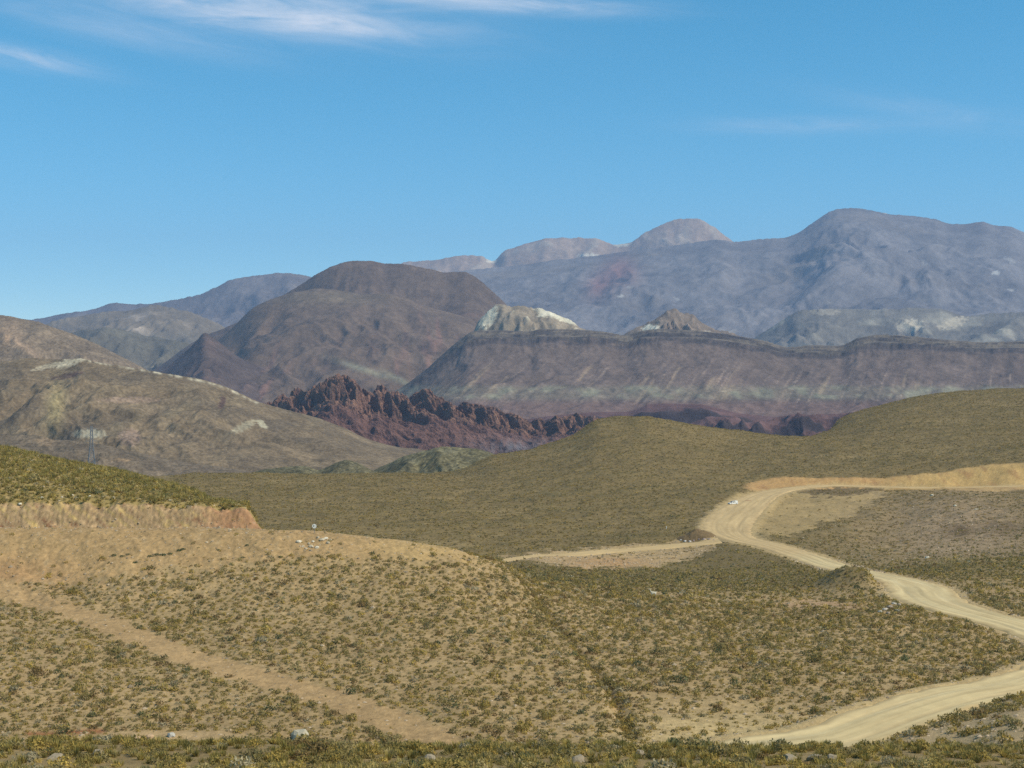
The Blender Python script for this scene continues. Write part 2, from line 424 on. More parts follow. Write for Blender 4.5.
# pinkish scrape and sandy patches of the middle ground
soil = mixc(soil, (.43, .285, .155), blob(ju, jp, 820, 605, 42, 4) * 1.3 * (DG > 250) * (DG < 480)); dens = dens * (1 - np.clip(1.4 * blob(ju, jp, 820, 605, 42, 4), 0, 1) * (DG > 250) * (DG < 480))
soil = mixc(soil, (.40, .30, .14), blob(ju, jp, 655, 560, 55, 6) * 1.3 * (DG > 430) * (DG < 640))
soil = mixc(soil, (.42, .30, .15), blob(ju, jp, 560, 557, 40, 4) * 1.0 * (DG > 430) * (DG < 640))
soil = mixc(soil, (.30, .23, .10), (blob(ju, jp, 985, 560, 50, 2.5) + blob(ju, jp, 850, 562, 20, 3)) * (DG > 430) * (DG < 640))
isb = inpoly(ju, jp, [(665, 566), (690, 556), (716, 548), (745, 546), (790, 560), (795, 571), (720, 572)]) & (DG > 430) & (DG < 640)
soil[isb] = np.array([.19, .145, .062])
soil = mixc(soil, (.19, .145, .062), mound * 1.3); dens = dens + mound * .8
sideb = inpoly(ju, jp, [(495, 557), (600, 548), (680, 541), (716, 544), (700, 556), (655, 567), (600, 569), (540, 563)]) & (DG > 430) & (DG < 650)
soil[sideb] = soil[sideb] * .2 + np.array([.42, .305, .155]) * .8
soil = mixc(soil, (.44, .27, .12), sideb * blob(ju, jp, 610, 563, 40, 6))
dens[sideb] *= .06
# verges of the roads
verge = 1 - sstep(.5, 5.5, road_d + jit * 2.5)
soil = mixc(soil, (.46, .345, .165), verge * .95)
dens *= sstep(.8, 3.5, road_d)
bank = inpoly(ju, jp, [(900, 742), (960, 712), (1024, 692), (1100, 672), (1100, 745), (1000, 748)]) & (DG > 130) & (DG < 230) & (road_d > 1)
soil[bank] = soil[bank] * .5 + np.array([.42, .33, .19]) * .5
far_soil = sstep(1450, 1900, DG)
soil = mixc(soil, (.17, .11, .075), far_soil * .9)
grain = hash2(np.arange(DG.size).reshape(DG.shape), np.zeros(DG.shape), 77) - .5
soil *= (1 + .12 * n3 * (DG < 600) + .22 * grain * (DG < 1500) + .25 * fbm(XG/.9, DG/1.4, 78, 3) * (DG < 360))[..., None]

soil *= np.array([1.0, .925, .87])
V = np.stack([XG, DG, ZG], -1).reshape(-1, 3)
me = np_mesh('ground', V, grid_faces(*DG.shape), soil.reshape(-1, 3), smooth=True)
tag(link('ground', me, M_ground), 'scrubby tan and olive ground falling from the lip to the valley floor and the far plain', kind='structure')

# the roads as graded sheets lying on the ground
for nm, P in roads:
    T = np.gradient(P[:, :2], axis=0); T /= np.linalg.norm(T, axis=1)[:, None] + 1e-9
    Nn = np.column_stack([T[:, 1], -T[:, 0]])
    fr = np.r_[-1.25, -1.06, np.linspace(-.98, .98, 27), 1.06, 1.25]
    dz = np.interp(fr, [-1.25, -1.06, -.98, -.85, -.62, -.5, -.38, -.05, .05, .38, .5, .62, .85, .98, 1.06, 1.25], [-.75, -.16, -.02, .07, .02, -.10, .03, .08, .08, .03, -.10, .02, .07, -.02, -.16, -.75])
    s = np.cumsum(np.r_[0, np.hypot(*np.diff(P[:, :2], axis=0).T)])
    Vs = []; Cs = []
    for f, z in zip(fr, dz):
        Cs_scale = np.array([1.08, 1.02, 1.0]); rag = 1 + .3 * fbm(s/7, np.full(s.shape, 3. if f > 0 else 9.), 90, 3) * (abs(f) > .7)
        o = f * P[:, 2] * rag
        Vs.append(np.column_stack([P[:, 0] + Nn[:, 0]*o, P[:, 1] + Nn[:, 1]*o, P[:, 3] + z + .03*fbm(s/4, o, 91, 2)]))
        c = np.zeros((len(s), 3)) + np.array([.56, .445, .225])
        c = mixc(c, (.46, .345, .165), np.full(len(s), sstep(.72, 1.0, abs(f))))
        c = mixc(c, (.61, .50, .27), np.full(len(s), np.exp(-((abs(f) - .45)/.14)**2)) * (.5 + fbm(s/30, np.full(s.shape, f*2), 92, 2)))
        c = mixc(c, (.48, .36, .175), np.clip(fbm(s/25, np.full(s.shape, f*3.), 93, 3) + .1, 0, 1))
        up = sstep(505, 560, P[:, 1]) if nm == 'main' else np.ones(len(s))
        c = mixc(c, (.49, .35, .165), up * (.8 if nm == 'main' else .8))
        rt = fbm(s/40, np.full(s.shape, f*7.), 94, 3); c = c * (1 - .08*math.exp(-((abs(f) - .5)/.07)**2) - .10*math.exp(-(abs(f)/.06)**2) + .34*rt + .10*fbm(s/3, np.full(s.shape, f*20.), 95, 2))[:, None]
        Cs.append(c * Cs_scale)
    Vs = np.stack(Vs, 1); Cs = np.stack(Cs, 1)
    me = np_mesh('road', Vs.reshape(-1, 3), grid_faces(len(s), len(fr))[:, ::-1], Cs.reshape(-1, 3), smooth=True)
    tag(link('road', me, M_road),
        'wide pale gravel road winding up the valley past the white truck' if nm == 'main' else 'narrow dirt side road leading left from the junction by the soil heap', kind='structure')

# ------------------------------------------------------------------ mountains
def mountain(name, label, sil, Dc, D0, Db, zb, colfn, mat, amp=.12, scale=600., power=1.15, prof=None, du=1.6, nf=130, nb=34, jag=.0, jags=6., seed=1, wig=.008, base=None, gul=1.0, crest_n=.15, speck=.10, slant=0.):
    us = [s[0] for s in sil]; ps = [s[1] for s in sil]
    U = np.arange(us[0], us[-1] + du, du)
    pc = pchip(us, ps)(U)
    jg = 0*U
    if jag: jg = jag * (ridged(U/jags, U*0, seed + 3, 4) - .55) * np.clip((U - us[0])/10, 0, 1) * np.clip((us[-1] - U)/10, 0, 1)
    Dcu = Dc * (1 + wig * fbm(U/60, U*0 + seed, seed, 3))
    zc = -(pc - CV) / F * Dcu
    tf = np.linspace(0, 1, nf) ** .9; tb = 1 + np.linspace(0, 1, nb)[1:] ** 1.5
    T = np.r_[tf, tb][:, None]
    UU = np.repeat(U[None], T.shape[0], 0)
    Df = D0 + (Dcu[None] - D0) * np.minimum(T, 1); D = np.where(T <= 1, Df, Dcu[None] + (Db - Dcu[None]) * (T - 1))
    X = (UU - CU) / F * D
    Pf = prof(np.minimum(T, 1), UU) if prof else np.minimum(T, 1) ** power + 0 * UU
    Pb = 1 - np.clip(T - 1, 0, 1) ** 1.2
    Pr = np.where(T <= 1, Pf, Pb)
    rel = zc[None] - zb
    Z = zb + rel * Pr - (jg / F * Dcu)[None] * np.exp(-((T - 1)/.05)**2)
    wx = fbm(X/scale*.7, D/scale*.7, seed + 50, 2) * .5; wy = fbm(X/scale*.7, D/scale*.7, seed + 51, 2) * .5
    N = ridged((X - slant*D)/scale + wx, D/scale*.7 + wy, seed + 60, 5, .52)
    win = np.where(T <= 1, np.clip(T * 3.5, 0, 1) * (1 - (1 - crest_n) * sstep(.75, 1, T)), crest_n + (1 - crest_n) * np.clip(T - 1, 0, 1))
    A = np.clip(rel, np.abs(rel).mean() * .25, None) * amp * gul
    Z = Z + A * win * (N - .62) * 1.6
    Z = Z + A * .25 * win * fbm(X/scale*5, D/scale*5, seed + 70, 3)
    PY = CV - Z / D * F
    C = colfn(UU, PY, T + 0*UU, N, X, D, Z)
    C = C * (1 + speck * 2 * (hash2(np.arange(UU.size).reshape(UU.shape), UU*0, seed) - .5))[..., None]
    me = np_mesh(name, np.stack([X, D, Z], -1).reshape(-1, 3), grid_faces(*UU.shape), C.reshape(-1, 3), smooth=True)
    return tag(link(name, me, mat), label, kind='structure')

def base_col(rgb, X, D, sc, seed, var=.25):
    n = fbm(X/sc, D/sc, seed, 4)
    return (np.zeros(X.shape + (3,)) + np.array(rgb)) * (1 + var * n)[..., None]

# far pale peaks
def c_far(U, P, T, N, X, D, Z):
    c = base_col((.34, .24, .165), X, D, 900, 1, .3)
    c = mixc(c, (.42, .34, .25), sstep(.75, .9, N) * .7 * sstep(.5, .9, T))
    return mixc(c, (.62, .55, .42), rblob(U, P, 588, 256, 10, 2.5) + rblob(U, P, 622, 244, 8, 3) + rblob(U, P, 492, 260, 5, 3))
mountain('mountain', 'far pale tan dome and its lower shoulder under the sky',
  [(380, 285), (405, 263), (440, 259), (465, 256), (480, 257), (492, 262), (505, 251), (530, 243), (555, 237.5), (575, 238), (600, 240), (618, 245), (628, 243), (640, 237), (655, 228), (670, 221.5), (685, 219), (698, 220), (712, 227), (728, 238), (745, 250), (780, 275)],
  15500, 13000, 17500, -260, c_far, M_far, amp=.13, scale=900, seed=11, power=1.2, jag=1.2, jags=9)
# blue grey massif
def c_mass(U, P, T, N, X, D, Z):
    c = base_col((.185, .165, .155), X, D, 700, 2, .4)
    c = mixc(c, (.20, .16, .12), sstep(.1, .6, fbm(X/1500, D/500, 21, 4)) * .7)
    c = mixc(c, (.23, .12, .10), (blob(U, P, 622, 270, 16, 14, .5) + blob(U, P, 600, 285, 12, 16, .7)) * .9)
    c = mixc(c, (.45, .42, .37), rblob(U, P, 996, 273, 4.5, 1.8) + rblob(U, P, 622, 296, 3.5, .9) + rblob(U, P, 1011, 290, 4, 1.2)*.7 + rblob(U, P, 925, 264, 4, 1.6, .4) * .5 + rblob(U, P, 889, 213, 5, .8) + rblob(U, P, 1010, 260, 6, 2, .4)*.5 + rblob(U, P, 677, 299, 4, 1, .5)*.6 + rblob(U, P, 631, 287, 3, .8)*.6)
    return mixc(c, (.36, .32, .24), sstep(.3, .7, fbm(X/300, D/200, 22, 4)) * .45 * sstep(280, 330, P))
mountain('mountain', 'broad blue grey massif with a flat dark summit filling the right horizon',
  [(330, 330), (400, 285), (450, 272), (490, 268), (540, 262), (600, 255), (640, 250), (690, 243.5), (720, 240), (735, 241.5), (760, 239.5), (785, 238), (800, 232), (815, 221), (828, 212.5), (840, 208.3), (860, 209), (878, 211), (890, 213), (915, 215), (935, 218), (948, 223), (965, 224.5), (983, 222), (997, 225), (1010, 226), (1024, 231), (1080, 240), (1180, 262), (1300, 290)],
  12600, 8200, 14500, -220, c_mass, M_far, amp=.065, scale=1000, slant=.3, seed=23, power=1.0, nf=190, jag=1., jags=7, gul=1.1)
# pale grey foothills below it
def c_foot(U, P, T, N, X, D, Z):
    c = base_col((.17, .15, .12), X, D, 260, 3, .4)
    c = mixc(c, (.36, .32, .24), sstep(.0, .5, fbm(X/260, D/160, 31, 4)) * .8)
    return mixc(c, (.46, .39, .28), rblob(U, P, 911, 326, 13, 6) + rblob(U, P, 953, 323, 14, 5, -.3) + rblob(U, P, 825, 312, 14, 3) * .5)
mountain('hills', 'pale grey badland hills between the massif and the banded mesa',
  [(680, 372), (730, 350), (765, 330), (785, 316), (800, 309), (830, 308), (870, 309), (920, 308), (945, 310), (965, 316), (985, 313), (1024, 311), (1090, 305), (1200, 320)],
  8000, 6600, 9000, -200, c_foot, M_far, amp=.12, scale=420, seed=31, jag=1.5, jags=8)
# far left
def c_fl(U, P, T, N, X, D, Z):
    c = base_col((.15, .125, .11), X, D, 600, 4, .35)
    return mixc(c, (.30, .23, .16), sstep(.25, .6, fbm(X/700, D/300, 41, 4)) * .7)
mountain('mountain', 'far bluish range with a flat top on the left horizon',
  [(-200, 345), (-60, 330), (30, 320), (60, 314), (95, 309), (113, 303.5), (140, 304), (165, 301), (195, 296), (215, 288), (238, 278), (258, 276), (280, 273), (300, 275), (330, 280), (400, 300), (500, 330)],
  12500, 10000, 14000, -230, c_fl, M_far, amp=.12, scale=900, seed=43, jag=1.2, jags=8)
def c_lb(U, P, T, N, X, D, Z):
    c = base_col((.20, .155, .10), X, D, 350, 5, .3)
    c = mixc(c, (.42, .33, .24), sstep(.1, .5, fbm(X/220, D/120, 51, 4)) * .6 * blob(U, P, 140, 326, 50, 14) * 1.5)
    return mixc(c, (.115, .105, .075), blob(U, P, 130, 345, 70, 12) * .9)
mountain('hills', 'brown hills with pale rock patches below the far left range',
  [(-150, 340), (20, 330), (60, 318), (90, 313), (120, 311), (140, 308), (156, 305), (170, 308), (195, 314), (215, 322), (240, 330), (300, 345)],
  8600, 7000, 9600, -220, c_lb, M_far, amp=.2, scale=480, seed=53, jag=1.5, jags=7)
def c_lg(U, P, T, N, X, D, Z):
    return base_col((.135, .115, .075), X, D, 200, 6, .3)
mountain('hills', 'low dark green hills in the gap left of the conical hill',
  [(0, 360), (60, 335), (90, 329), (120, 328), (150, 335), (190, 345), (230, 352), (300, 360)],
  6900, 5800, 7500, -180, c_lg, M_mount, amp=.3, scale=350, seed=57)
# the big brown mountain, its front spur and the cone
def c_brown(U, P, T, N, X, D, Z):
    c = base_col((.130, .089, .061), X, D, 300, 7, .3)
    return mixc(c, (.24, .135, .095), sstep(.72, .9, N) * .6 * sstep(400, 470, U))
mountain('mountain', 'big rounded dark brown mountain left of the middle',
  [(60, 400), (120, 385), (165, 362), (185, 347), (205, 336), (230, 326), (255, 312), (280, 296), (300, 284), (320, 272), (340, 263.5), (355, 261), (370, 261), (385, 264), (400, 263.5), (430, 268), (445, 271), (462, 271), (478, 279), (490, 289), (500, 298), (512, 310), (540, 335), (600, 370)],
  6300, 5000, 7400, -160, c_brown, M_mount, amp=.08, scale=380, slant=.2, seed=61, power=1.25, nf=150, jag=1.0, jags=8)
def c_spur(U, P, T, N, X, D, Z):
    c = base_col((.147, .101, .068), X, D, 220, 8, .3)
    c = mixc(c, (.235, .19, .11), blob(U, P, 330, 297, 55, 8) * .3)
    st = fbm((X + np.sign(U - 330)*D*.08)/45, D/600, 81, 4)
    c = mixc(c, (.26, .135, .10), sstep(.1, .5, st) * .55 * sstep(330, 385, P))
    c = mixc(c, (.27, .25, .165), (blob(U, P, 365, 370, 30, 3, .32) + blob(U, P, 402, 381, 20, 2.5, .5)) * .8)
    c = mixc(c, (.22, .115, .085), blob(U, P, 440, 330, 35, 25) * sstep(0, .5, st) * .8)
    return c
mountain('mountain', 'paler brown front spur with greenish streaks below the big brown mountain',
  [(120, 412), (170, 382), (200, 356), (230, 330), (256, 306), (275, 298), (295, 292), (318, 289), (345, 291), (370, 295), (385, 293), (400, 297), (430, 307), (455, 314), (470, 318), (482, 330), (500, 350), (540, 385)],
  5700, 4100, 6100, -150, c_spur, M_mount, amp=.08, scale=300, slant=-.1, seed=67, power=1.1, nf=170)
def c_cone(U, P, T, N, X, D, Z):
    c = base_col((.105, .073, .057), X, D, 120, 9, .35)
    return mixc(c, (.17, .105, .08), sstep(.7, .9, N) * .6)
mountain('hill', 'small dark reddish conical hill in front of the brown mountain',
  [(110, 400), (150, 378), (170, 365), (185, 352), (196, 341), (205, 332.5), (212, 337), (225, 347), (240, 357), (262, 367), (300, 380), (360, 396)],
  4900, 4000, 5500, -150, c_cone, M_mount, amp=.10, scale=200, seed=71, jag=1.2, jags=6)
# mesa
def mesa_prof(T, U):
    T = np.clip(T + .007 * fbm(U/4, T*9, 105, 4) * band(T, .80, .97, .03) + .012 * fbm(U/40, T*2, 106, 2) * band(T, .6, .95, .1), 0, 1)
    k = pchip([0, .35, .62, .84, .85, .895, .903, .945, .952, .975, 1], [0, .19, .50, .855, .905, .915, .95, .957, .985, .99, 1])(T)
    return k + 0 * U
def c_mesa(U, P, T, N, X, D, Z):
    c = base_col((.158, .114, .09), X, D, 160, 10, .25)
    st = fbm((X - D*.35)/22, D/800, 101, 4)
    rd = ridged((X - D*.35)/26, D/1600, 110, 3)
    c = mixc(c, (.33, .235, .17), sstep(.78, .95, rd) * .85 * band(T, .22, .72, .08))
    c = mixc(c, (.27, .175, .13), sstep(.0, .5, st) * .3 * band(T, .2, .74, .08))
    c = mixc(c, (.115, .08, .068), sstep(.05, .5, -st) * .6 * band(T, .2, .8, .06))
    c = mixc(c, (.34, .24, .15), sstep(.25, .5, fbm((X - D*.35)/30, D/400, 102, 3)) * .7 * band(T, .35, .70, .05))
    lay = fbm(X/900, Z/7, 103, 3)
    c = mixc(c, (.185, .148, .105), sstep(.842, .852, T) * .85)
    sl = fbm(X/420, T/.03, 108, 2) + .25*fbm(X/40, T/.015, 109, 2)
    c = mixc(c, (.042, .036, .036), sstep(.0, .10, sl) * band(T, .845, .985, .004) * .85 * sstep(-.35, .15, fbm(X/150, T*30, 111, 3)))
    c = mixc(c, (.145, .105, .078), (1 - sstep(425, 475, U)) * .8)
    lay2 = fbm(X/60, Z/5, 107, 4)
    c = mixc(c, (.07, .058, .055), (band(T, .832, .853, .006) * sstep(-.45, .1, lay2) + band(T, .893, .905, .004) * sstep(-.1, .3, lay2) + band(T, .942, .953, .004) * sstep(-.2, .3, lay2)) * .85)
    c = mixc(c, (.085, .07, .064), sstep(.85, .86, T) * sstep(.05, .35, lay) * .7)
    g = band(P, 386, 399, 3) * (.4 + .9 * sstep(-.1, .4, fbm(X/55, D/90, 104, 3)))
    c = mixc(c, (.27, .25, .165), g * .65)
    c = mixc(c, (.18, .112, .088), sstep(399, 406, P) * .8)
    return c
mountain('mesa', 'long flat topped mesa with dark cliff bands and streaked purple brown slopes',
  [(330, 420), (370, 402), (400, 388), (425, 370), (445, 352), (462, 338), (474, 331), (500, 330), (530, 331.5), (539, 329), (560, 329), (600, 331), (625, 335), (640, 331), (660, 329), (690, 330), (720, 333), (745, 337), (765, 341), (790, 347), (812, 345), (840, 345.5), (858, 338), (880, 334.5), (910, 336), (950, 340), (985, 342), (1024, 341), (1100, 338), (1250, 345)],
  4300, 3250, 5600, -118, c_mesa, M_mount, amp=.032, scale=110, slant=.35, seed=73, prof=mesa_prof, nf=230, nb=40, crest_n=.1, wig=.006, jag=1.0, jags=5)
def c_white(U, P, T, N, X, D, Z):
    c = base_col((.29, .225, .15), X, D, 60, 11, .4)
    c = mixc(c, (.66, .58, .41), sstep(.78, .9, N) * .6 + rblob(U, P, 488, 317, 7, 12, .5) * 1.2 + rblob(U, P, 560, 317, 22, 3.2, .32) * 1.5)
    return mixc(c, (.70, .62, .45), rblob(U, P, 546, 314, 8, 3))
mountain('hill', 'pale rocky hill with cream coloured crest behind the mesa rim',
  [(440, 360), (460, 345), (474, 330), (480, 319), (490, 310), (500, 304), (508, 304.5), (520, 305), (535, 308), (545, 310), (555, 313.5), (568, 319), (582, 328), (600, 340), (640, 360)],
  4750, 4420, 5200, -40, c_white, M_mount, amp=.2, scale=110, seed=79, nf=100, jag=2.6, jags=6)
def c_point(U, P, T, N, X, D, Z):
    c = base_col((.22, .165, .12), X, D, 70, 12, .35)
    c = mixc(c, (.42, .30, .22), sstep(.74, .88, N) * .55)
    return mixc(c, (.66, .60, .46), rblob(U, P, 651, 330, 8, 5) * 1.5 + rblob(U, P, 715, 336, 18, 3, .2) * .5)
mountain('hill', 'small pointed brown hill with ribbed sides behind the mesa rim',
  [(600, 350), (622, 336), (638, 325), (650, 322), (660, 315), (667, 311), (674, 308.5), (681, 311.5), (692, 314), (700, 321), (712, 328), (725, 331), (745, 337), (770, 350), (800, 362)],
  4800, 4450, 5300, -40, c_point, M_mount, amp=.2, scale=70, seed=84, nf=100, jag=2., jags=5)
# dark purple ledge hills
def led_prof(T, U):
    return pchip([0, .5, .72, .76, .92, 1], [0, .35, .62, .86, .93, 1])(T) + 0 * U
def c_led(U, P, T, N, X, D, Z):
    c = base_col((.14, .078, .068), X, D, 90, 13, .3)
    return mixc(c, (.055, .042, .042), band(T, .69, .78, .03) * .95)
mountain('hill', 'flat dark purple ledge hill behind the middle ridge',
  [(470, 430), (520, 420), (560, 415), (600, 412), (625, 412), (640, 408), (648, 404.5), (670, 403.5), (700, 404.5), (718, 408), (740, 413), (790, 418), (840, 420), (900, 425)],
  3150, 2800, 3400, -135, c_led, M_mount, amp=.12, scale=100, seed=89, prof=led_prof, nf=90)
mountain('hill', 'dark purple rocky steps in the gap between the two olive ridges',
  [(650, 440), (680, 428), (700, 420), (712, 416.5), (735, 417), (748, 423), (756, 420), (768, 421), (775, 418), (795, 413.5), (812, 412), (830, 412.5), (860, 414), (920, 425)],
  2750, 2450, 3000, -135, c_led, M_mount, amp=.35, scale=75, seed=97, prof=led_prof, nf=90, jag=2., jags=9)
# red cliffs
def red_prof(T, U):
    return pchip([0, .30, .62, .72, .84, 1], [0, .31, .62, .71, .91, 1])(T) + 0 * U
def c_red(U, P, T, N, X, D, Z):
    c = base_col((.275, .145, .095), X, D, 40, 14, .35)
    c = mixc(c, (.085, .052, .048), sstep(.0, .45, fbm(X/16, Z/22, 142, 4)) * .6 * (T > .62))  # dark patches painted on the crags in place of shadows
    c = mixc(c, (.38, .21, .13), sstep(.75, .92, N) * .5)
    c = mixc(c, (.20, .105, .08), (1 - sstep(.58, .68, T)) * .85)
    c = mixc(c, (.22, .19, .19), (blob(U, P, 520, 448, 50, 9) * (.6 + fbm(X/9, D/60, 141, 3))) * (T < .6))
    return c
def red_cliffs(name, label, sil, Dc, seed, zb=-128):
    us = [s[0] for s in sil]; ps = [s[1] for s in sil]; du = .8
    U = np.arange(us[0], us[-1], du)
    env = np.clip((U - us[0])/12, 0, 1) * np.clip((us[-1] - U)/12, 0, 1)
    zc = -(pchip(us, ps)(U) - CV) / F * Dc
    nf, nb = 200, 40
    T = np.r_[np.linspace(0, 1, nf), 1 + np.linspace(0, 1, nb)[1:]][:, None]
    UU = np.repeat(U[None], len(T), 0); D0 = Dc - 300; Db = Dc + 200
    D = np.where(T <= 1, D0 + (Dc - D0) * T, Dc + (Db - Dc) * (T - 1)) + 0 * UU
    X = (UU - CU) / F * D
    # cliff foot wanders back and forth: buttresses and gullies
    sk = X + .8*(D - Dc); but = .25 + .65*sstep(.25, .85, ridged(sk/80, D/110, seed, 3, .5)); pill = .25 + .65*sstep(.2, .9, ridged(sk/22, D/36, seed + 7, 4, .5))
    Tw = np.clip(T + (but - .6) * .17 + (pill - .6) * .06, 0, 1)
    Pf = red_prof(Tw, UU)
    crestc = .86 + .28 * (but - .55) + .16 * (pill - .55)
    Pr = np.where(T <= 1, Pf * np.where(T > .5, 1 + (crestc - 1) * sstep(.5, .85, T), 1), (1 - np.clip(T - 1, 0, 1) ** 1.1) * crestc)
    rel = np.clip(zc - zb, 2, None)[None] * 1.0
    Z = zb + rel * Pr + (pill - .6) * 5 * sstep(.45, .65, Tw) * env[None] + (fbm(X/5, D/5, seed + 9, 3) * 1.2 + (ridged(sk/9, D/14, seed + 12, 3) - .6) * 4 * sstep(.5, .7, Tw)) * (.35 + .65*sstep(.5, .65, Tw))
    PY = CV - Z / D * F
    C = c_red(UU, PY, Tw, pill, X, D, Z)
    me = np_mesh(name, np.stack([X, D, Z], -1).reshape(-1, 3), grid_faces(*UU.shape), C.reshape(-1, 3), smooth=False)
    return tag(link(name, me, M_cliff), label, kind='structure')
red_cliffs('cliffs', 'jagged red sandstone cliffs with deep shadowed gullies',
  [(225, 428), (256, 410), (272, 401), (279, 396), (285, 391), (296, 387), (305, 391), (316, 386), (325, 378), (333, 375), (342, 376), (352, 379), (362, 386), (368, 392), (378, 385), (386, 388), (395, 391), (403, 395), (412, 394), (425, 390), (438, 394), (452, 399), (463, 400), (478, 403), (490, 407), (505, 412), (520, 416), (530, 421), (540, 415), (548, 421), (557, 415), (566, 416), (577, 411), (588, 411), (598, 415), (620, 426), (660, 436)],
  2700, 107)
# tan hills on the left
def c_tanb(U, P, T, N, X, D, Z):
    c = base_col((.205, .148, .092), X, D, 90, 15, .35)
    c = mixc(c, (.125, .098, .068), sstep(.0, .5, fbm(X/130, D/200, 151, 3)) * .6)
    return mixc(c, (.36, .24, .145), blob(U, P, 18, 345, 22, 5, .5) * .8 + blob(U, P, 12, 330, 8, 14, -.3) * .5)
mountain('hill', 'brown hill rising at the left edge behind the cream crested one',
  [(-250, 330), (-120, 318), (-40, 313), (0, 315), (20, 318), (45, 325), (70, 333), (95, 343), (115, 353), (135, 363), (155, 374), (180, 386), (240, 410)],
  3400, 2650, 3900, -122, c_tanb, M_hill, amp=.13, scale=260, seed=113, speck=.28, power=1.05, jag=.8)
def c_tan(U, P, T, N, X, D, Z):
    c = base_col((.192, .138, .08), X, D, 60, 16, .3)
    c = mixc(c, (.125, .095, .062), sstep(-.05, .4, fbm(X/90, D/110, 161, 4)) * .75)
    c = mixc(c, (.25, .19, .11), sstep(.1, .6, fbm(X/50, D/160, 162, 3)) * .45)
    crest = pchip([0, 40, 58, 72, 100, 150, 200, 225, 240, 256], [372, 366, 361, 357.5, 362, 370.5, 380, 387, 394, 402])(U)
    c = mixc(c, (.62, .53, .36), np.exp(-((P - crest - .8)/1.3)**2) * band(U, 60, 260, 6) * .8 * sstep(-.25, .3, fbm(U/7, P*0, 163, 3)))
    c = mixc(c, (.50, .42, .28), rblob(U, P, 72, 362, 15, 3.5, -.35) * .75 + rblob(U, P, 50, 366, 18, 2.5, -.2) * .6)
    c = mixc(c, (.12, .075, .055), rblob(U, P, 66, 376, 15, 2.5, -.2) * 1.2 + rblob(U, P, 222, 403, 3, 7, .3))
    c = mixc(c, (.36, .33, .235), rblob(U, P, 90, 434, 15, 4.5) * .6)
    c = mixc(c, (.37, .32, .21), rblob(U, P, 243, 427, 13, 3.5, -.45) * .6 + rblob(U, P, 262, 424, 6, 3, .6))
    c = mixc(c, (.30, .24, .11), blob(U, P, 56, 405, 9, 22, .1) * .7)
    return mixc(c, (.33, .22, .16), rblob(U, P, 130, 437, 10, 8) * .5 + rblob(U, P, 130, 400, 30, 3) * .4)
mountain('hill', 'tan hill with cream coloured crest line behind the pylon on the left',
  [(-300, 385), (-120, 372), (-40, 366), (0, 361), (20, 359), (45, 358), (62, 357), (80, 357), (100, 361), (125, 365.5), (150, 370.5), (175, 375), (200, 380), (222, 386), (238, 393), (256, 401), (285, 409), (310, 415), (340, 426), (365, 438), (390, 446), (410, 451), (440, 462), (480, 470)],
  2100, 1560, 2600, -112, c_tan, M_hill, amp=.17, scale=170, seed=127, speck=.28, power=1.0, nf=190, jag=.8, jags=6)
def c_terr(U, P, T, N, X, D, Z):
    c = base_col((.165, .122, .078), X, D, 35, 18, .35)
    c = mixc(c, (.30, .20, .11), rblob(U, P, 120, 460, 10, 1.6) + rblob(U, P, 45, 441, 9, 5) * .5)
    return mixc(c, (.10, .08, .052), sstep(.05, .4, fbm(X/14, D/18, 181, 3)) * .7)
mountain('hill', 'low brown terrace at the foot of the tan hill behind the pylon',
  [(-200, 436), (-60, 434), (0, 433.5), (30, 434), (55, 438.5), (85, 442), (110, 446), (140, 453), (175, 460), (215, 466), (250, 471), (300, 482)],
  1500, 1290, 1620, -100, c_terr, M_hill, amp=.2, scale=60, seed=139, nf=90, jag=.7, speck=.3)
# small dark green hills at the edge of the plain
def c_green(U, P, T, N, X, D, Z):
    c = base_col((.155, .13, .065), X, D, 30, 17, .35)
    c = mixc(c, (.235, .20, .115), sstep(.1, .5, fbm(X/20, D/35, 171, 3)) * .6)
    return mixc(c, (.085, .075, .038), sstep(.0, .3, fbm(X/5, D/5, 172, 2)) * .8)
mountain('hill', 'low dark green knobs along the far edge of the olive plain',
  [(220, 490), (245, 477), (258, 471), (275, 468), (290, 466.5), (305, 466), (318, 469.5), (328, 466), (337, 462), (346, 460), (358, 463), (370, 469), (380, 473), (400, 480)],
  1330, 1190, 1450, -92, c_green, M_hill, amp=.25, scale=45, seed=131, speck=.45, nf=80, jag=.9)
mountain('hill', 'round dark green hill just left of the olive ridge',
  [(350, 490), (375, 470), (390, 463), (405, 456), (420, 451), (437, 447.5), (455, 446.5), (472, 448), (486, 451), (498, 456), (515, 466), (540, 480)],
  1400, 1210, 1560, -92, c_green, M_hill, amp=.25, scale=55, seed=137, speck=.45, nf=90, jag=.9)

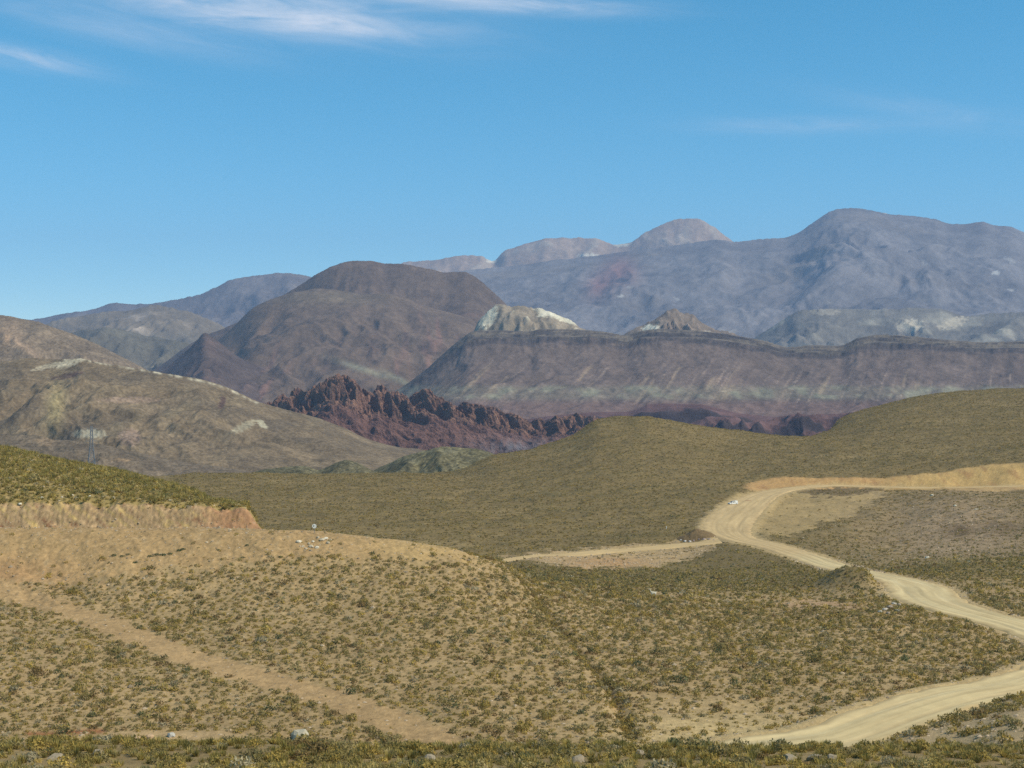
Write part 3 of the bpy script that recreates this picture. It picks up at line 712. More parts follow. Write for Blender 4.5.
# ------------------------------------------------------------------ plants and stones
def shrub_shape(n, seed, dome=.85, leaf=.17, spiky=.0):
    """n small leaf clumps spread through a dome of radius 1 (and height 'dome'), as loose triangles"""
    r = np.random.default_rng(seed)
    th = r.uniform(0, 2*np.pi, n); cz = r.uniform(.02, 1, n); rad = r.uniform(.35, 1, n) ** .5
    lump = 1 + .28 * np.sin(3*th + seed) + .18*np.sin(5*th + 2*seed)
    s = np.sqrt(1 - cz*cz*.8)
    P = np.stack([np.cos(th)*s*rad*lump, np.sin(th)*s*rad*lump, dome*cz*rad], 1)
    out = P / (np.linalg.norm(P, axis=1)[:, None] + 1e-6)
    d1 = out * (1 - spiky*.5) + r.normal(0, .55, (n, 3)); d1[:, 2] += .35 + spiky
    shell = r.uniform(0, 1, n) < .62                      # leaves lying in the outer skin of the dome, the rest sticking out
    tang = np.cross(out, r.normal(0, 1, (n, 3))) + out * r.uniform(-.1, .45, n)[:, None]
    d1 = np.where(shell[:, None], tang, d1)
    d1 /= np.linalg.norm(d1, axis=1)[:, None] + 1e-6
    d2 = np.cross(d1, np.where(shell[:, None], out, r.normal(0, 1, (n, 3)))); d2 /= np.linalg.norm(d2, axis=1)[:, None] + 1e-6
    L = leaf * r.uniform(.8, 1.5, n)[:, None]; W = L * (.62 - .35*spiky)
    if spiky > .3: L = L * 2.2
    V = np.stack([P - d2*W, P + d2*W, P + d1*L*1.5], 1).reshape(-1, 3)
    V[:, 2] = np.maximum(V[:, 2], -.05)
    tone = np.repeat(r.uniform(.75, 1.25, n), 3)
    return V, np.arange(3*n).reshape(-1, 3), tone
def tuft_shape(n, seed):
    """bunch grass: blades fanning from one root"""
    r = np.random.default_rng(seed)
    th = r.uniform(0, 2*np.pi, n); lean = r.uniform(.05, 1.0, n)
    d = np.stack([np.cos(th)*lean, np.sin(th)*lean, np.ones(n)], 1); d /= np.linalg.norm(d, axis=1)[:, None]
    b = np.stack([np.cos(th), np.sin(th), 0*th], 1) * r.uniform(0, .3, n)[:, None]
    w = np.stack([-np.sin(th), np.cos(th), 0*th], 1) * .085
    L = r.uniform(.7, 1.15, n)[:, None]
    V = np.stack([b - w, b + w, b + d*L], 1).reshape(-1, 3)
    return V, np.arange(3*n).reshape(-1, 3), np.repeat(r.uniform(.75, 1.25, n), 3)
def stone_shape(seed, sub=1):
    bm = bmesh.new(); bmesh.ops.create_icosphere(bm, subdivisions=sub, radius=1)
    r = random.Random(seed)
    sx, sy, sz = r.uniform(.8, 1.3), r.uniform(.7, 1.1), r.uniform(.5, .8)
    for v in bm.verts:
        k = 1 + r.uniform(-.2, .2)
        v.co = Vector((v.co.x*sx*k, v.co.y*sy*k, max(v.co.z*sz*k, -.35)))
    V = np.array([v.co[:] for v in bm.verts]); Fc = np.array([[v.index for v in f.verts] for f in bm.faces]); bm.free()
    return V, Fc, np.ones(len(V))

def scatter(n, d0, d1, u0, u1, grid=None, mx=1.0):
    """n random ground points between two distances, thinned by a density grid"""
    d = np.sqrt(RNG.uniform(d0*d0, d1*d1, n)); u = RNG.uniform(u0, u1, n)
    if grid is not None:
        k = RNG.uniform(0, mx, n) < samp(grid, u, d); d, u = d[k], u[k]
    return np.stack([(u - CU)/F*d, d, u], 1)
def spaced(c, d0, d1, u0, u1, grid, mx):
    """ground points kept about c metres apart, as plants that compete for water are"""
    nx = int((u1 - u0)/F*d1/c) + 2; ny = int((d1 - d0)/c) + 2
    gx, gy = np.meshgrid(np.arange(nx), np.arange(ny))
    x = (u0 - CU)/F*d1 + (gx + .5*(gy % 2) + RNG.uniform(-.42, .42, gx.shape))*c; y = d0 + (gy + RNG.uniform(-.42, .42, gx.shape))*c
    x = x.ravel(); y = y.ravel(); u = x/y*F + CU
    k = (u > u0) & (u < u1) & (y < d1); x, y, u = x[k], y[k], u[k]
    k = RNG.uniform(0, mx, len(x)) < samp(grid, u, y)
    return np.stack([x[k], y[k], u[k]], 1)
def area(d0, d1, u0, u1): return (d1*d1 - d0*d0)/2 * (u1 - u0)/F

def merge(name, shapes, pts, sizes, colors, hscale=None):
    """all the given plants or stones as one mesh"""
    Vs, Fs, Cs = [], [], []; off = 0
    pick = RNG.integers(0, len(shapes), len(pts)); rot = RNG.uniform(0, 2*np.pi, len(pts))
    z = samp(ZG, pts[:, 2], pts[:, 1])
    for s, (V, Fc, tone) in enumerate(shapes):
        k = np.where(pick == s)[0]
        if not len(k): continue
        c, sn = np.cos(rot[k])[:, None], np.sin(rot[k])[:, None]
        sz = sizes[k][:, None]; hz = sz * (hscale[k][:, None] if hscale is not None else 1)
        x = (V[None, :, 0]*c - V[None, :, 1]*sn)*sz + pts[k, 0][:, None]
        y = (V[None, :, 0]*sn + V[None, :, 1]*c)*sz + pts[k, 1][:, None]
        zz = V[None, :, 2]*hz + z[k][:, None] - .04
        Vs.append(np.stack([x, y, zz], -1).reshape(-1, 3))
        Fs.append((Fc[None] + (np.arange(len(k))*len(V))[:, None, None] + off).reshape(-1, 3)); off += len(k)*len(V)
        Cs.append((colors[k][:, None, :]*tone[None, :, None]).reshape(-1, 3))
    return np_mesh(name, np.vstack(Vs), np.vstack(Fs), np.vstack(Cs))

PAL = np.array([[.285, .232, .085], [.235, .20, .085], [.33, .26, .085], [.255, .22, .11], [.31, .265, .13], [.22, .16, .075], [.39, .30, .095]])
PW = [.22, .18, .17, .12, .09, .06, .07, .05, .04]
PAL = np.vstack([PAL * np.array([1.2, 1.09, .90]), [[.40, .33, .19], [.17, .165, .07]]])
def shrub_cols(n, bias=None):
    c = PAL[RNG.choice(len(PAL), n, p=PW)]
    return c * RNG.uniform(.85, 1.2, (n, 1))

# --- shrubs: every plant of the near slope and the dense lip
lip = scatter(int(area(58, 90, -40, 1064)*1.1), 58, 90, -40, 1064)
lip_s = RNG.gamma(6, .047, len(lip)).clip(.14, .6)
slope = spaced(1.38, 178, 345, -60, 1084, dens, .46)
slope_s = RNG.gamma(7, .060, len(slope)).clip(.15, 1.0) * np.where(RNG.uniform(0, 1, len(slope)) < .06, 1.5, 1)
wee = scatter(int(area(178, 345, -60, 1084)*.8), 178, 345, -60, 1084, dens * 1.3 + .12 * (1 - tm) * (DG < 345) * (DG > 180) * (road_d > 1))
wee_s = RNG.uniform(.08, .24, len(wee))
gp = gul[RNG.integers(0, len(gul), 260)]
gl = np.stack([gp[:, 0] + RNG.normal(0, .9, 260), gp[:, 1] + RNG.normal(0, 1., 260), np.zeros(260)], 1); gl[:, 2] = gl[:, 0]/gl[:, 1]*F + CU
gl_s = RNG.uniform(.3, .8, 260)
bankp = scatter(150, 150, 185, 880, 1060)
rdv = samp(road_d, bankp[:, 2], bankp[:, 1]); bankp = bankp[rdv > 1.5]
bank_s = RNG.uniform(.3, .85, len(bankp))
allp = np.vstack([lip, slope, gl, bankp]); alls = np.r_[lip_s, slope_s, gl_s, bank_s]
allc = shrub_cols(len(allp)); allc[:len(lip)] *= 1.2; allc[len(lip)+len(slope):len(lip)+len(slope)+len(gl)] *= .88
kind_of = np.r_[np.zeros(len(lip)), np.ones(len(slope)), np.full(len(gl), 2), np.full(len(bankp), 3)].astype(int)
pyv = CV - samp(ZG, allp[:, 2], allp[:, 1]) / allp[:, 1] * F
in_view = (allp[:, 2] > 6) & (allp[:, 2] < 1018) & (pyv < 764) & ((allp[:, 1] < 79) | (allp[:, 1] > 176))
app = np.where(in_view, alls / allp[:, 1], 0)
order = np.argsort(-app)
top = order[:300]; rest = np.ones(len(allp), bool); rest[top] = False

SH_NEAR = [shrub_shape(240, 300 + i, dome=.75 + .1*(i % 3), leaf=.12) for i in range(6)]
SH_MID = [shrub_shape(70, 320 + i, dome=.75 + .12*(i % 3), leaf=.2) for i in range(8)]
SH_FAR = [shrub_shape(20, 340 + i, dome=.8, leaf=.42) for i in range(6)]
SH_TINY = [shrub_shape(9, 360 + i, dome=.8, leaf=.6) for i in range(6)]
near_meshes = {}
for i in range(6):
    for j in range(len(PAL)):
        V, Fc, t = SH_NEAR[i]
        m_ = np_mesh('shrub', V, Fc, PAL[j][None]*t[:, None]); m_.materials.append(M_leaf); near_meshes[i, j] = m_
LAB = {0: ('leafy olive shrub in the dense scrub along the bottom of the view', 'shrubs of the dense scrub along the bottom'),
       1: ('rounded shrub on the sandy slope just above the dense scrub', 'shrubs on the sandy slope above the dense scrub'),
       2: ('dark shrub in the line of shrubs growing down the gully', 'shrubs lining the gully on the slope'),
       3: ('bushy shrub on the stony bank below the lower bend of the gravel road', 'shrubs on the stony bank below the road')}
proto = {}
for q in top:
    key = (int(q) % 6, int(RNG.choice(len(PAL), p=PW)))
    if key not in proto:
        o = bpy.data.objects.new('shrub', near_meshes[key]); proto[key] = o
    else:
        o = proto[key].copy()
    COL.objects.link(o)
    x, y, u = allp[q]
    o.location = (x, y, float(samp(ZG, u, y)) - .04); o.rotation_euler = (0, 0, random.uniform(0, 6.28))
    s = float(alls[q]); o.scale = (s, s, s * random.uniform(.9, 1.35))
    tag(o, LAB[kind_of[q]][0], 'shrub', LAB[kind_of[q]][1])
rk = np.where(rest)[0]
nearr = rk[allp[rk, 1] < 100]; midr = rk[allp[rk, 1] >= 100]
def stuff(name, me, mat, label, cat):
    return tag(link(name, me, mat), label, cat, None, 'stuff')
def joined(name, parts):
    Vs = []; Fs = []; Cs = []; off = 0
    for m_ in parts:
        nv = len(m_.vertices); v = np.empty(nv*3, np.float32); m_.vertices.foreach_get('co', v)
        f = np.empty(len(m_.loops), np.int32); m_.loops.foreach_get('vertex_index', f)
        c = np.empty(nv*4, np.float32); m_.color_attributes['Col'].data.foreach_get('color', c)
        Vs.append(v.reshape(-1, 3)); Fs.append(f.reshape(-1, 3) + off); Cs.append(c.reshape(-1, 4)[:, :3]); off += nv
        bpy.data.meshes.remove(m_)
    return np_mesh(name, np.vstack(Vs), np.vstack(Fs), np.vstack(Cs))
valley = spaced(1.45, 345, 660, -20, 1100, np.clip(dens, 0, .6) * (1 - sstep(560, 660, DG)), .55)
hs = lambda n: RNG.uniform(.8, 1.3, n)
vs_ = RNG.gamma(5, .07, len(valley)).clip(.15, .8) * np.interp(valley[:, 1], [345, 600], [1, .8])
parts = [merge('a', SH_NEAR, allp[nearr], alls[nearr], allc[nearr], hs(len(nearr))),
         merge('b', SH_MID, allp[midr], alls[midr], allc[midr], hs(len(midr))),
         merge('e', SH_TINY, wee, wee_s, shrub_cols(len(wee)) * 1.1, hs(len(wee))),
         merge('c', SH_FAR, valley, vs_, shrub_cols(len(valley)), hs(len(valley)))]
hillc = np.where((DG < 1420) & (UG > 150), .16 * sstep(540, 640, DG) * vall * (1 - np.clip(verge*2, 0, 1)) * (1 - .6*stony), 0.)
hillc[pad] *= .08
hillc *= 1 - np.clip(ucut*1.3, 0, 1)
hp = scatter(int(area(540, 1420, 170, 1060)*.2), 540, 1420, 170, 1060, hillc, .16)
parts.append(merge('d', SH_TINY, hp, RNG.uniform(.25, .7, len(hp)), shrub_cols(len(hp)) * np.array([.92, .88, .86]), hs(len(hp)) * .6))
stuff('shrubbery', joined('shrubbery', parts), M_leaf, 'low olive scrub dotted over the slopes, the valley floor and the ridges', 'scrub')

# --- bunch grass
GP = np.array([[.44, .345, .10], [.36, .29, .085], [.27, .225, .07], [.52, .42, .16]]) * np.array([1.0, .95, .9])
def grass_cols(n): return GP[RNG.choice(4, n, p=[.3, .3, .25, .15])] * RNG.uniform(.85, 1.15, (n, 1))
TU_NEAR = [tuft_shape(60, 400 + i) for i in range(4)]; TU_MID = [tuft_shape(26, 420 + i) for i in range(5)]
kn = scatter(int(area(321, 470, -60, 262)*.42), 321, 470, -60, 262, np.where((DG > 321.5) & (DG < 470), 1 - sstep(255, 268, UG), 0))
kn_s = RNG.gamma(6, .12, len(kn)).clip(.3, 1.4)
lg = scatter(int(area(58, 84, -30, 1054)*1.1), 58, 84, -30, 1054); lg_s = RNG.uniform(.2, .5, len(lg))
sg = scatter(int(area(178, 345, -40, 1064)*.16), 178, 345, -40, 1064, dens, 1.0); sg_s = RNG.uniform(.25, .55, len(sg))
gpnt = np.vstack([lg, kn, sg]); gsz = np.r_[lg_s, kn_s, sg_s]; gk = np.r_[np.zeros(len(lg)), np.ones(len(kn)), np.full(len(sg), 2)].astype(int)
gpy = CV - samp(ZG, gpnt[:, 2], gpnt[:, 1]) / gpnt[:, 1] * F
gin = (gpnt[:, 2] > 6) & (gpnt[:, 2] < 1018) & (gpy < 764) & ((gpnt[:, 1] < 79) | (gpnt[:, 1] > 176))
gtop = np.argsort(-np.where(gin, gsz/gpnt[:, 1], 0))[:300]
grest = np.ones(len(gpnt), bool); grest[gtop] = False
gmesh = {}
for i in range(4):
    for j in range(4):
        V, Fc, t = TU_NEAR[i]; m_ = np_mesh('grass_tuft', V, Fc, GP[j][None]*t[:, None]); m_.materials.append(M_leaf); gmesh[i, j] = m_
GL = {0: ('straw yellow grass tuft between the olive shrubs along the bottom of the view', 'grass tufts among the dense scrub'),
      1: ('yellow green grass tuft on the knoll above the orange road cut', 'grass tufts on the knoll above the cut'),
      2: ('small dry grass tuft between the shrubs of the sandy slope', 'grass tufts on the sandy slope')}
gproto = {}
for q in gtop:
    key = (int(q) % 4, int(RNG.choice(4, p=[.3, .3, .25, .15])))
    if key not in gproto:
        o = bpy.data.objects.new('grass_tuft', gmesh[key]); gproto[key] = o
    else: o = gproto[key].copy()
    COL.objects.link(o)
    x, y, u = gpnt[q]; o.location = (x, y, float(samp(ZG, u, y)) - .03); o.rotation_euler = (0, 0, random.uniform(0, 6.28)); s = float(gsz[q]); o.scale = (s, s, s)
    tag(o, GL[gk[q]][0], 'grass tuft', GL[gk[q]][1])
gr = np.where(grest)[0]
stuff('bunchgrass', merge('bunchgrass', TU_MID, gpnt[gr], gsz[gr], grass_cols(len(gr))), M_leaf, 'yellow green bunch grass over the knoll and between the shrubs of the slope', 'grass')

# --- stones
ST = [stone_shape(500 + i) for i in range(8)]
stone_grid = np.where((DG > 176) & (DG < 345), .4 + .5*np.exp(-(dg/3)**2) + .35*bare + .3*pale, 0.)
stone_grid = stone_grid + np.where(bank, 2.0, 0) + stony * .16 + sideb * .5 + np.where((DG > 309) & (DG < 318) & (UG < 275), .9, 0) + np.where((road_d > .3) & (road_d < 3.0) & (DG < 520), 1.3, 0) + np.where((road_d > .3) & (road_d < 5) & (DG > 430) & (UG < 720) & (UG > 480), .25, 0)
stone_grid = np.where(road_d < .2, 0, stone_grid)
sp = scatter(int(area(150, 830, -30, 1060)*2.0), 150, 830, -30, 1060, stone_grid, 2.0)
ss = (RNG.gamma(2.2, .05, len(sp)) * (1 + .8 * (sp[:, 1] > 450))).clip(.05, .5)
sc_ = np.array([.40, .30, .19])[None] * RNG.uniform(.6, 1.35, (len(sp), 1)) * np.array([1, 1, 1])[None]
stuff('gravel', merge('gravel', ST, sp, ss, sc_), M_rock, 'loose tan stones strewn over the slopes and the road banks', 'stones')

big_st = {}
def stone_mesh(i, rgb, key):
    if (i, key) not in big_st:
        V, Fc, t = stone_shape(600 + i, 2)
        m_ = np_mesh('rock', V, Fc, np.zeros((len(V), 3)) + np.array(rgb)); m_.materials.append(M_rock); big_st[i, key] = m_
    return big_st[i, key]
def rock(u, p, r, rgb, label, group=None, dmin=60., i=0, name='rock', sink=.25):
    g = ground_at(u, p, dmin)
    o = bpy.data.objects.new(name, stone_mesh(i, rgb, tuple(rgb))); COL.objects.link(o)
    o.location = (g[0], g[1], float(height(g[0], g[1])) + r*(.35 - sink)); o.scale = (r, r, r); o.rotation_euler = (0, 0, random.uniform(0, 6.28))
    return tag(o, label, 'rock', group)
rock(300, 738, 1.3, (.44, .38, .26), 'big rounded pale boulder at the edge of the dense scrub below the trail', dmin=150., i=1, name='boulder', sink=.05)
for k, (u, p, r) in enumerate([(299, 541, .5), (306, 548, .35), (311, 546, .55), (317, 547, .5), (318, 538, .4), (322, 541, .6), (326, 538, .5), (328, 543, .45), (303, 546, .4), (313, 541, .35), (309, 543, .3), (330, 539, .35)]):
    rock(u, p, r, (.52, .42, .28) if k % 3 else (.68, .58, .42), 'pale rock in the scatter of rocks on the bare terrace below the round sign', 'pale rocks below the round sign', 250., k % 6)
for k, (u, p, r) in enumerate([(20, 500.5, .5), (42, 497.5, .35), (72, 495.5, .45), (98, 492.5, .4), (113, 498.5, .45), (90, 497, .35), (170, 500.5, .35), (210, 497.5, .45), (62, 497, .3), (103, 497.5, .3)]):
    rock(u, p, r, (.72, .62, .45), 'white stone at the grassy upper edge of the orange road cut', 'white stones above the road cut', 319., k % 6)
for k, (u, p, r) in enumerate([(885, 610, .7), (890, 608, .75), (894, 604, .6), (899, 605, .55), (880, 612, .5), (902, 608, .5), (897, 611, .45), (888, 613, .5)]):
    rock(u, p, r, (.34, .27, .20) if k % 2 else (.48, .42, .33), 'grey rock in the heap of rocks at the inner bend of the gravel road', 'rock heap at the road bend', 200., k % 6)
for k, (u, p, r) in enumerate([(977, 510, 1.0), (955, 507, .8), (932, 496, .9), (1012, 528, .7)]):
    rock(u, p, r, (.74, .64, .46), ['largest white boulder on the stony slope under the upper road', 'white rock left of the largest boulder on the stony slope', 'white rock just under the straight upper road', 'white rock farthest right on the stony slope'][k], dmin=450., i=k)
rock(927, 557.5, .8, (.74, .64, .46), 'lone white rock in the olive pasture above the gravel road bend', dmin=400., i=4)
for k, (u, p, r) in enumerate([(681, 540.5, .6), (685, 541, .7), (690, 541, .6), (694, 540.5, .7), (699, 540, .7), (704, 540.5, .8), (709, 540, .7), (714, 540, .7), (720, 540, .6), (726, 540, .6), (731, 539, .6)]):
    rock(u, p, r, (.66, .60, .52) if k < 3 else (.34, .25, .23), 'rock in the row of rocks along the foot of the brown soil heap' , 'rocks along the foot of the soil heap', 450., k % 6)
for k, (u, p, r) in enumerate([(137, 740, .55), (150, 738.5, .6), (171, 737, .6), (160, 741, .45)]):
    rock(u, p, r, [(.50, .32, .18), (.52, .34, .19), (.50, .46, .38), (.46, .36, .24)][k], ['orange rock beside the footpath', 'larger orange rock beside the footpath', 'pale grey rock at the right end of the footpath', 'dull tan rock on the footpath below the orange rocks'][k], dmin=150., i=k)
for k, (u, p, r) in enumerate([(56, 759, .36), (98, 756, .32), (430, 760, .3), (510, 757, .3), (578, 766, .35), (640, 757, .32), (790, 763, .4), (833, 762, .36), (815, 762, .38)]):
    rock(u, p, r, (.33, .26, .17), 'half buried tan rock among the dense scrub along the bottom of the view', 'rocks among the dense scrub', 55., k % 6)
# dark green cushion plants on the bare fill
for k, (u, p, r) in enumerate([(114, 556, .6), (122, 557, .5), (128, 555, .45), (150, 556, .55), (157, 555, .6), (163, 554.5, .65), (170, 553.5, .6), (179, 551, .6), (183, 550, .5), (135, 563, .55), (218, 550, .4), (247, 546, .45), (280, 557, .5), (284, 560, .4), (243, 559, .4)]):
    g = ground_at(u, p, 250.)
    V, Fc, t = SH_NEAR[k % 6]
    if k < 6:
        m_ = np_mesh('cushion_plant', V, Fc, np.array([.07, .115, .05])[None]*t[:, None]); m_.materials.append(M_leaf); near_meshes['c', k] = m_
    o = bpy.data.objects.new('cushion_plant', near_meshes['c', k % 6]); COL.objects.link(o)
    o.location = (g[0], g[1], float(height(*g)) - .05); o.scale = (r, r, r*.8)
    tag(o, 'dark green cushion plant on the bare orange slope under the terrace', 'plant', 'dark green plants on the bare terrace slope')

# ------------------------------------------------------------------ built things
def bm_obj(name, bm, mat, parent=None, smooth=False):
    me = bpy.data.meshes.new(name); bm.to_mesh(me); bm.free()
    if smooth:
        for p in me.polygons: p.use_smooth = True
    return link(name, me, mat, parent)
def add_box(bm, c, s, rot=None):
    r = bmesh.ops.create_cube(bm, size=1)
    M = Matrix.Translation(c) @ (rot or Matrix.Identity(4)) @ Matrix.Diagonal((*s, 1))
    bmesh.ops.transform(bm, matrix=M, verts=r['verts']); return r['verts']
def add_bar(bm, a, b, w):
    a = Vector(a); b = Vector(b); d = b - a
    q = d.to_track_quat('Z', 'Y').to_matrix().to_4x4()
    add_box(bm, (a + b)/2, (w, w, d.length), q)
def add_cyl(bm, c, r, depth, axis='Z', n=20):
    res = bmesh.ops.create_cone(bm, cap_ends=True, segments=n, radius1=r, radius2=r, depth=depth)
    R = {'Z': Matrix.Identity(4), 'X': Matrix.Rotation(math.pi/2, 4, 'Y'), 'Y': Matrix.Rotation(math.pi/2, 4, 'X')}[axis]
    bmesh.ops.transform(bm, matrix=Matrix.Translation(c) @ R, verts=res['verts']); return res['verts']

M_steel = flat_mat('galvanised_steel', (.24, .24, .24), .6, .2)
M_white = flat_mat('white_paint', (.86, .82, .72), .4)
M_black = flat_mat('black_rubber', (.02, .02, .02), .8)
M_glass = flat_mat('dark_glass', (.03, .035, .04), .15)
M_wool = flat_mat('pale_wool', (.62, .54, .38), .95, 0, 9, .2)
M_soil = attr_mat('heaped_soil', [(.6, .2), (2., .2)], bump=(1.2, .3, .7))
M_ins = flat_mat('glass_insulator', (.20, .26, .24), .3)
M_red = flat_mat('red_lens', (.35, .02, .02), .3)
M_dark = flat_mat('dark_mark', (.04, .04, .05), .6)

# lattice pylon on the plain behind the knoll
def pylon(u, d, ztop):
    x = (u - CU)/F*d; z0 = float(height(x, d)); H = ztop - z0
    e = bpy.data.objects.new('pylon', None); COL.objects.link(e); e.location = (x, d, z0); e.rotation_euler = (0, 0, .35)
    tag(e, 'grey steel lattice pylon rising behind the grassy knoll on the left', 'pylon')
    hw = lambda h: np.interp(h, [0, .62*H, H], [3.1, 1.0, .55])
    for sx in (-1, 1):
        for sy in (-1, 1):
            bm = bmesh.new(); hs_ = [0, .62*H, H]
            for a, b in zip(hs_, hs_[1:]): add_bar(bm, (sx*hw(a), sy*hw(a), a), (sx*hw(b), sy*hw(b), b), .32)
            bm_obj('leg', bm, M_steel, e)
    bm = bmesh.new(); hs_ = [0, .16*H, .30*H, .42*H, .53*H, .62*H, .70*H, .78*H, .86*H, .94*H, H]
    for a, b in zip(hs_, hs_[1:]):
        A, B = hw(a), hw(b)
        for (p, q) in (((-1, -1), (1, -1)), ((1, -1), (1, 1)), ((1, 1), (-1, 1)), ((-1, 1), (-1, -1))):
            add_bar(bm, (p[0]*A, p[1]*A, a), (q[0]*B, q[1]*B, b), .2)
            add_bar(bm, (q[0]*A, q[1]*A, a), (p[0]*B, p[1]*B, b), .2)
            add_bar(bm, (p[0]*B, p[1]*B, b), (q[0]*B, q[1]*B, b), .2)
    bm_obj('lattice', bm, M_steel, e)
    for h, L in ((.70*H, 4.2), (.82*H, 3.6), (.94*H, 3.0)):
        bm = bmesh.new()
        for s in (-1, 1):
            for sy in (-1, 1):
                add_bar(bm, (s*hw(h), sy*hw(h), h), (s*L, 0, h + .2), .14); add_bar(bm, (s*hw(h+1.2), sy*hw(h+1.2), h + 1.2), (s*L, 0, h + .2), .12)
        arm = bm_obj('cross_arm', bm, M_steel, e)
        for s in (-1, 1):
            bm = bmesh.new()
            for k in range(6): add_cyl(bm, (s*L, 0, h - .1 - .22*k), .14, .1, n=10)
            add_bar(bm, (s*L, 0, h + .15), (s*L, 0, h - 1.5), .06)
            bm_obj('insulator', bm, M_ins, arm)
pylon(91.5, 1000., -(426 - CV)/F*1000.)

# round sign on the terrace
g = ground_at(314.3, 532.6, 250.); z0 = float(height(*g))
e = bpy.data.objects.new('road_sign', None); COL.objects.link(e); e.location = (g[0], g[1], z0); e.rotation_euler = (0, 0, .1)
tag(e, 'small round white sign with a dark mark on a thin post on the terrace', 'sign')
bm = bmesh.new(); add_box(bm, (0, 0, .55), (.09, .09, 1.3)); bm_obj('post', bm, M_steel, e)
bm = bmesh.new(); add_cyl(bm, (0, -.07, 1.5), .44, .03, 'Y', 32); bm_obj('sign_disc', bm, M_white, e)
bm = bmesh.new(); add_cyl(bm, (-.11, -.095, 1.53), .13, .012, 'Y', 20); bm_obj('mark', bm, M_dark, e)
# little white marker post above the side road
g = ground_at(666.5, 529, 400.)
e = bpy.data.objects.new('marker_post', None); COL.objects.link(e); e.location = (g[0], g[1], float(height(*g)))
tag(e, 'tiny white marker post in the olive pasture left of the soil heap', 'post')
bm = bmesh.new(); add_box(bm, (0, 0, .5), (.3, .3, 1.2)); bm_obj('post', bm, M_white, e)
bm = bmesh.new(); bmesh.ops.create_cone(bm, cap_ends=True, segments=4, radius1=.28, radius2=.02, depth=.25, matrix=Matrix.Translation((0, 0, 1.22)) @ Matrix.Rotation(math.pi/4, 4, 'Z')); bm_obj('cap', bm, M_white, e)

# soil heap at the junction
def heap(u, p, L, W, H, rot, rgb, name, label, dmin=450.):
    g = ground_at(u, p, dmin); n = 60
    a, b = np.meshgrid(np.linspace(-1, 1, n), np.linspace(-1, 1, n))
    r = np.sqrt(a*a + b*b); x = a*L/2; y = b*W/2
    h = H * np.clip(1 - r, 0, 1) ** .8 * (1 + .25*fbm(x/3, y/3, 200, 3)) + np.where(r < 1, .12*fbm(x/.9, y/.9, 201, 3), 0)
    c, s = math.cos(rot), math.sin(rot)
    X = g[0] + x*c - y*s; Y = g[1] + x*s + y*c; Z = height(X, Y) + h - .18
    col = np.zeros((n*n, 3)) + np.array(rgb); col *= (1 + .2*fbm(x/2, y/2, 203, 3)).reshape(-1, 1)
    me = np_mesh(name, np.stack([X, Y, Z], -1).reshape(-1, 3), grid_faces(n, n), col, smooth=True)
    tag(link(name, me, M_soil), label, 'heap')
heap(697, 538.5, 17, 13, 3.4, .0, (.20, .13, .06), 'soil_heap', 'long brown heap of soil beside the road junction')
heap(749, 500.5, 12, 5, 1.0, .5, (.36, .20, .10), 'earth_pile', 'low reddish pile of earth on the road edge right of the white truck')

# white pickup truck parked at the roadside
def truck(u, p, rot):
    g = ground_at(u, p, 450.)
    e = bpy.data.objects.new('pickup_truck', None); COL.objects.link(e); e.location = (g[0], g[1], float(height(*g)) + .15); e.rotation_euler = (0, 0, rot)
    tag(e, 'small white pickup truck with a covered bed parked on the edge of the dirt road', 'truck')
    def prism(bm, prof, w, bev=.05):
        vs = [[bm.verts.new((x, s*w/2*(1 - .06*max(0, z - 1.0)), z)) for (x, z) in prof] for s in (-1, 1)]
        n = len(prof)
        bm.faces.new(vs[0]); bm.faces.new(vs[1][::-1])
        for i in range(n): bm.faces.new((vs[0][i], vs[1][i], vs[1][(i+1) % n], vs[0][(i+1) % n]))
        bmesh.ops.recalc_face_normals(bm, faces=bm.faces[:])
        bmesh.ops.bevel(bm, geom=bm.edges[:], offset=bev, segments=2, affect='EDGES')
    bm = bmesh.new(); prism(bm, [(-2.6, .5), (-2.62, .95), (-2.5, 1.08), (-1.3, 1.16), (2.55, 1.16), (2.6, .5), (2.05, .45), (-2.1, .45)], 1.85); body = bm_obj('body', bm, M_white, e, False)
    bm = bmesh.new(); prism(bm, [(-1.35, 1.13), (-.75, 1.82), (.2, 1.86), (.42, 1.13)], 1.7); bm_obj('cab', bm, M_white, e)
    bm = bmesh.new(); prism(bm, [(.72, 1.13), (.66, 2.02), (2.42, 2.02), (2.52, 1.13)], 1.78, .12); bm_obj('canopy', bm, M_white, e)
    for s in (-1, 1):
        bm = bmesh.new(); add_box(bm, (-.35, s*.845, 1.47), (.95, .03, .42)); bm_obj('side_window', bm, M_glass, e)
    bm = bmesh.new(); add_box(bm, (-1.09, 0, 1.48), (.03, 1.4, .68), Matrix.Rotation(.71, 4, 'Y')); bm_obj('windscreen', bm, M_glass, e)
    for x in (-1.65, 1.6):
        for s in (-1, 1):
            bm = bmesh.new(); add_cyl(bm, (x, s*.82, .38), .39, .26, 'Y', 24); w = bm_obj('wheel', bm, M_black, e)
            bm = bmesh.new(); add_cyl(bm, (x, s*.96, .38), .22, .03, 'Y', 18); bm_obj('rim', bm, M_steel, w)
    for s in (-1, 1):
        bm = bmesh.new(); add_box(bm, (-2.6, s*.68, .86), (.06, .32, .16)); bm_obj('headlight', bm, M_glass, e)
        bm = bmesh.new(); add_box(bm, (2.6, s*.82, .9), (.06, .14, .3)); bm_obj('tail_light', bm, M_red, e)
    bm = bmesh.new(); add_box(bm, (-2.66, 0, .56), (.12, 1.75, .2)); bm_obj('bumper', bm, M_dark, e)
truck(733, 504, .5)

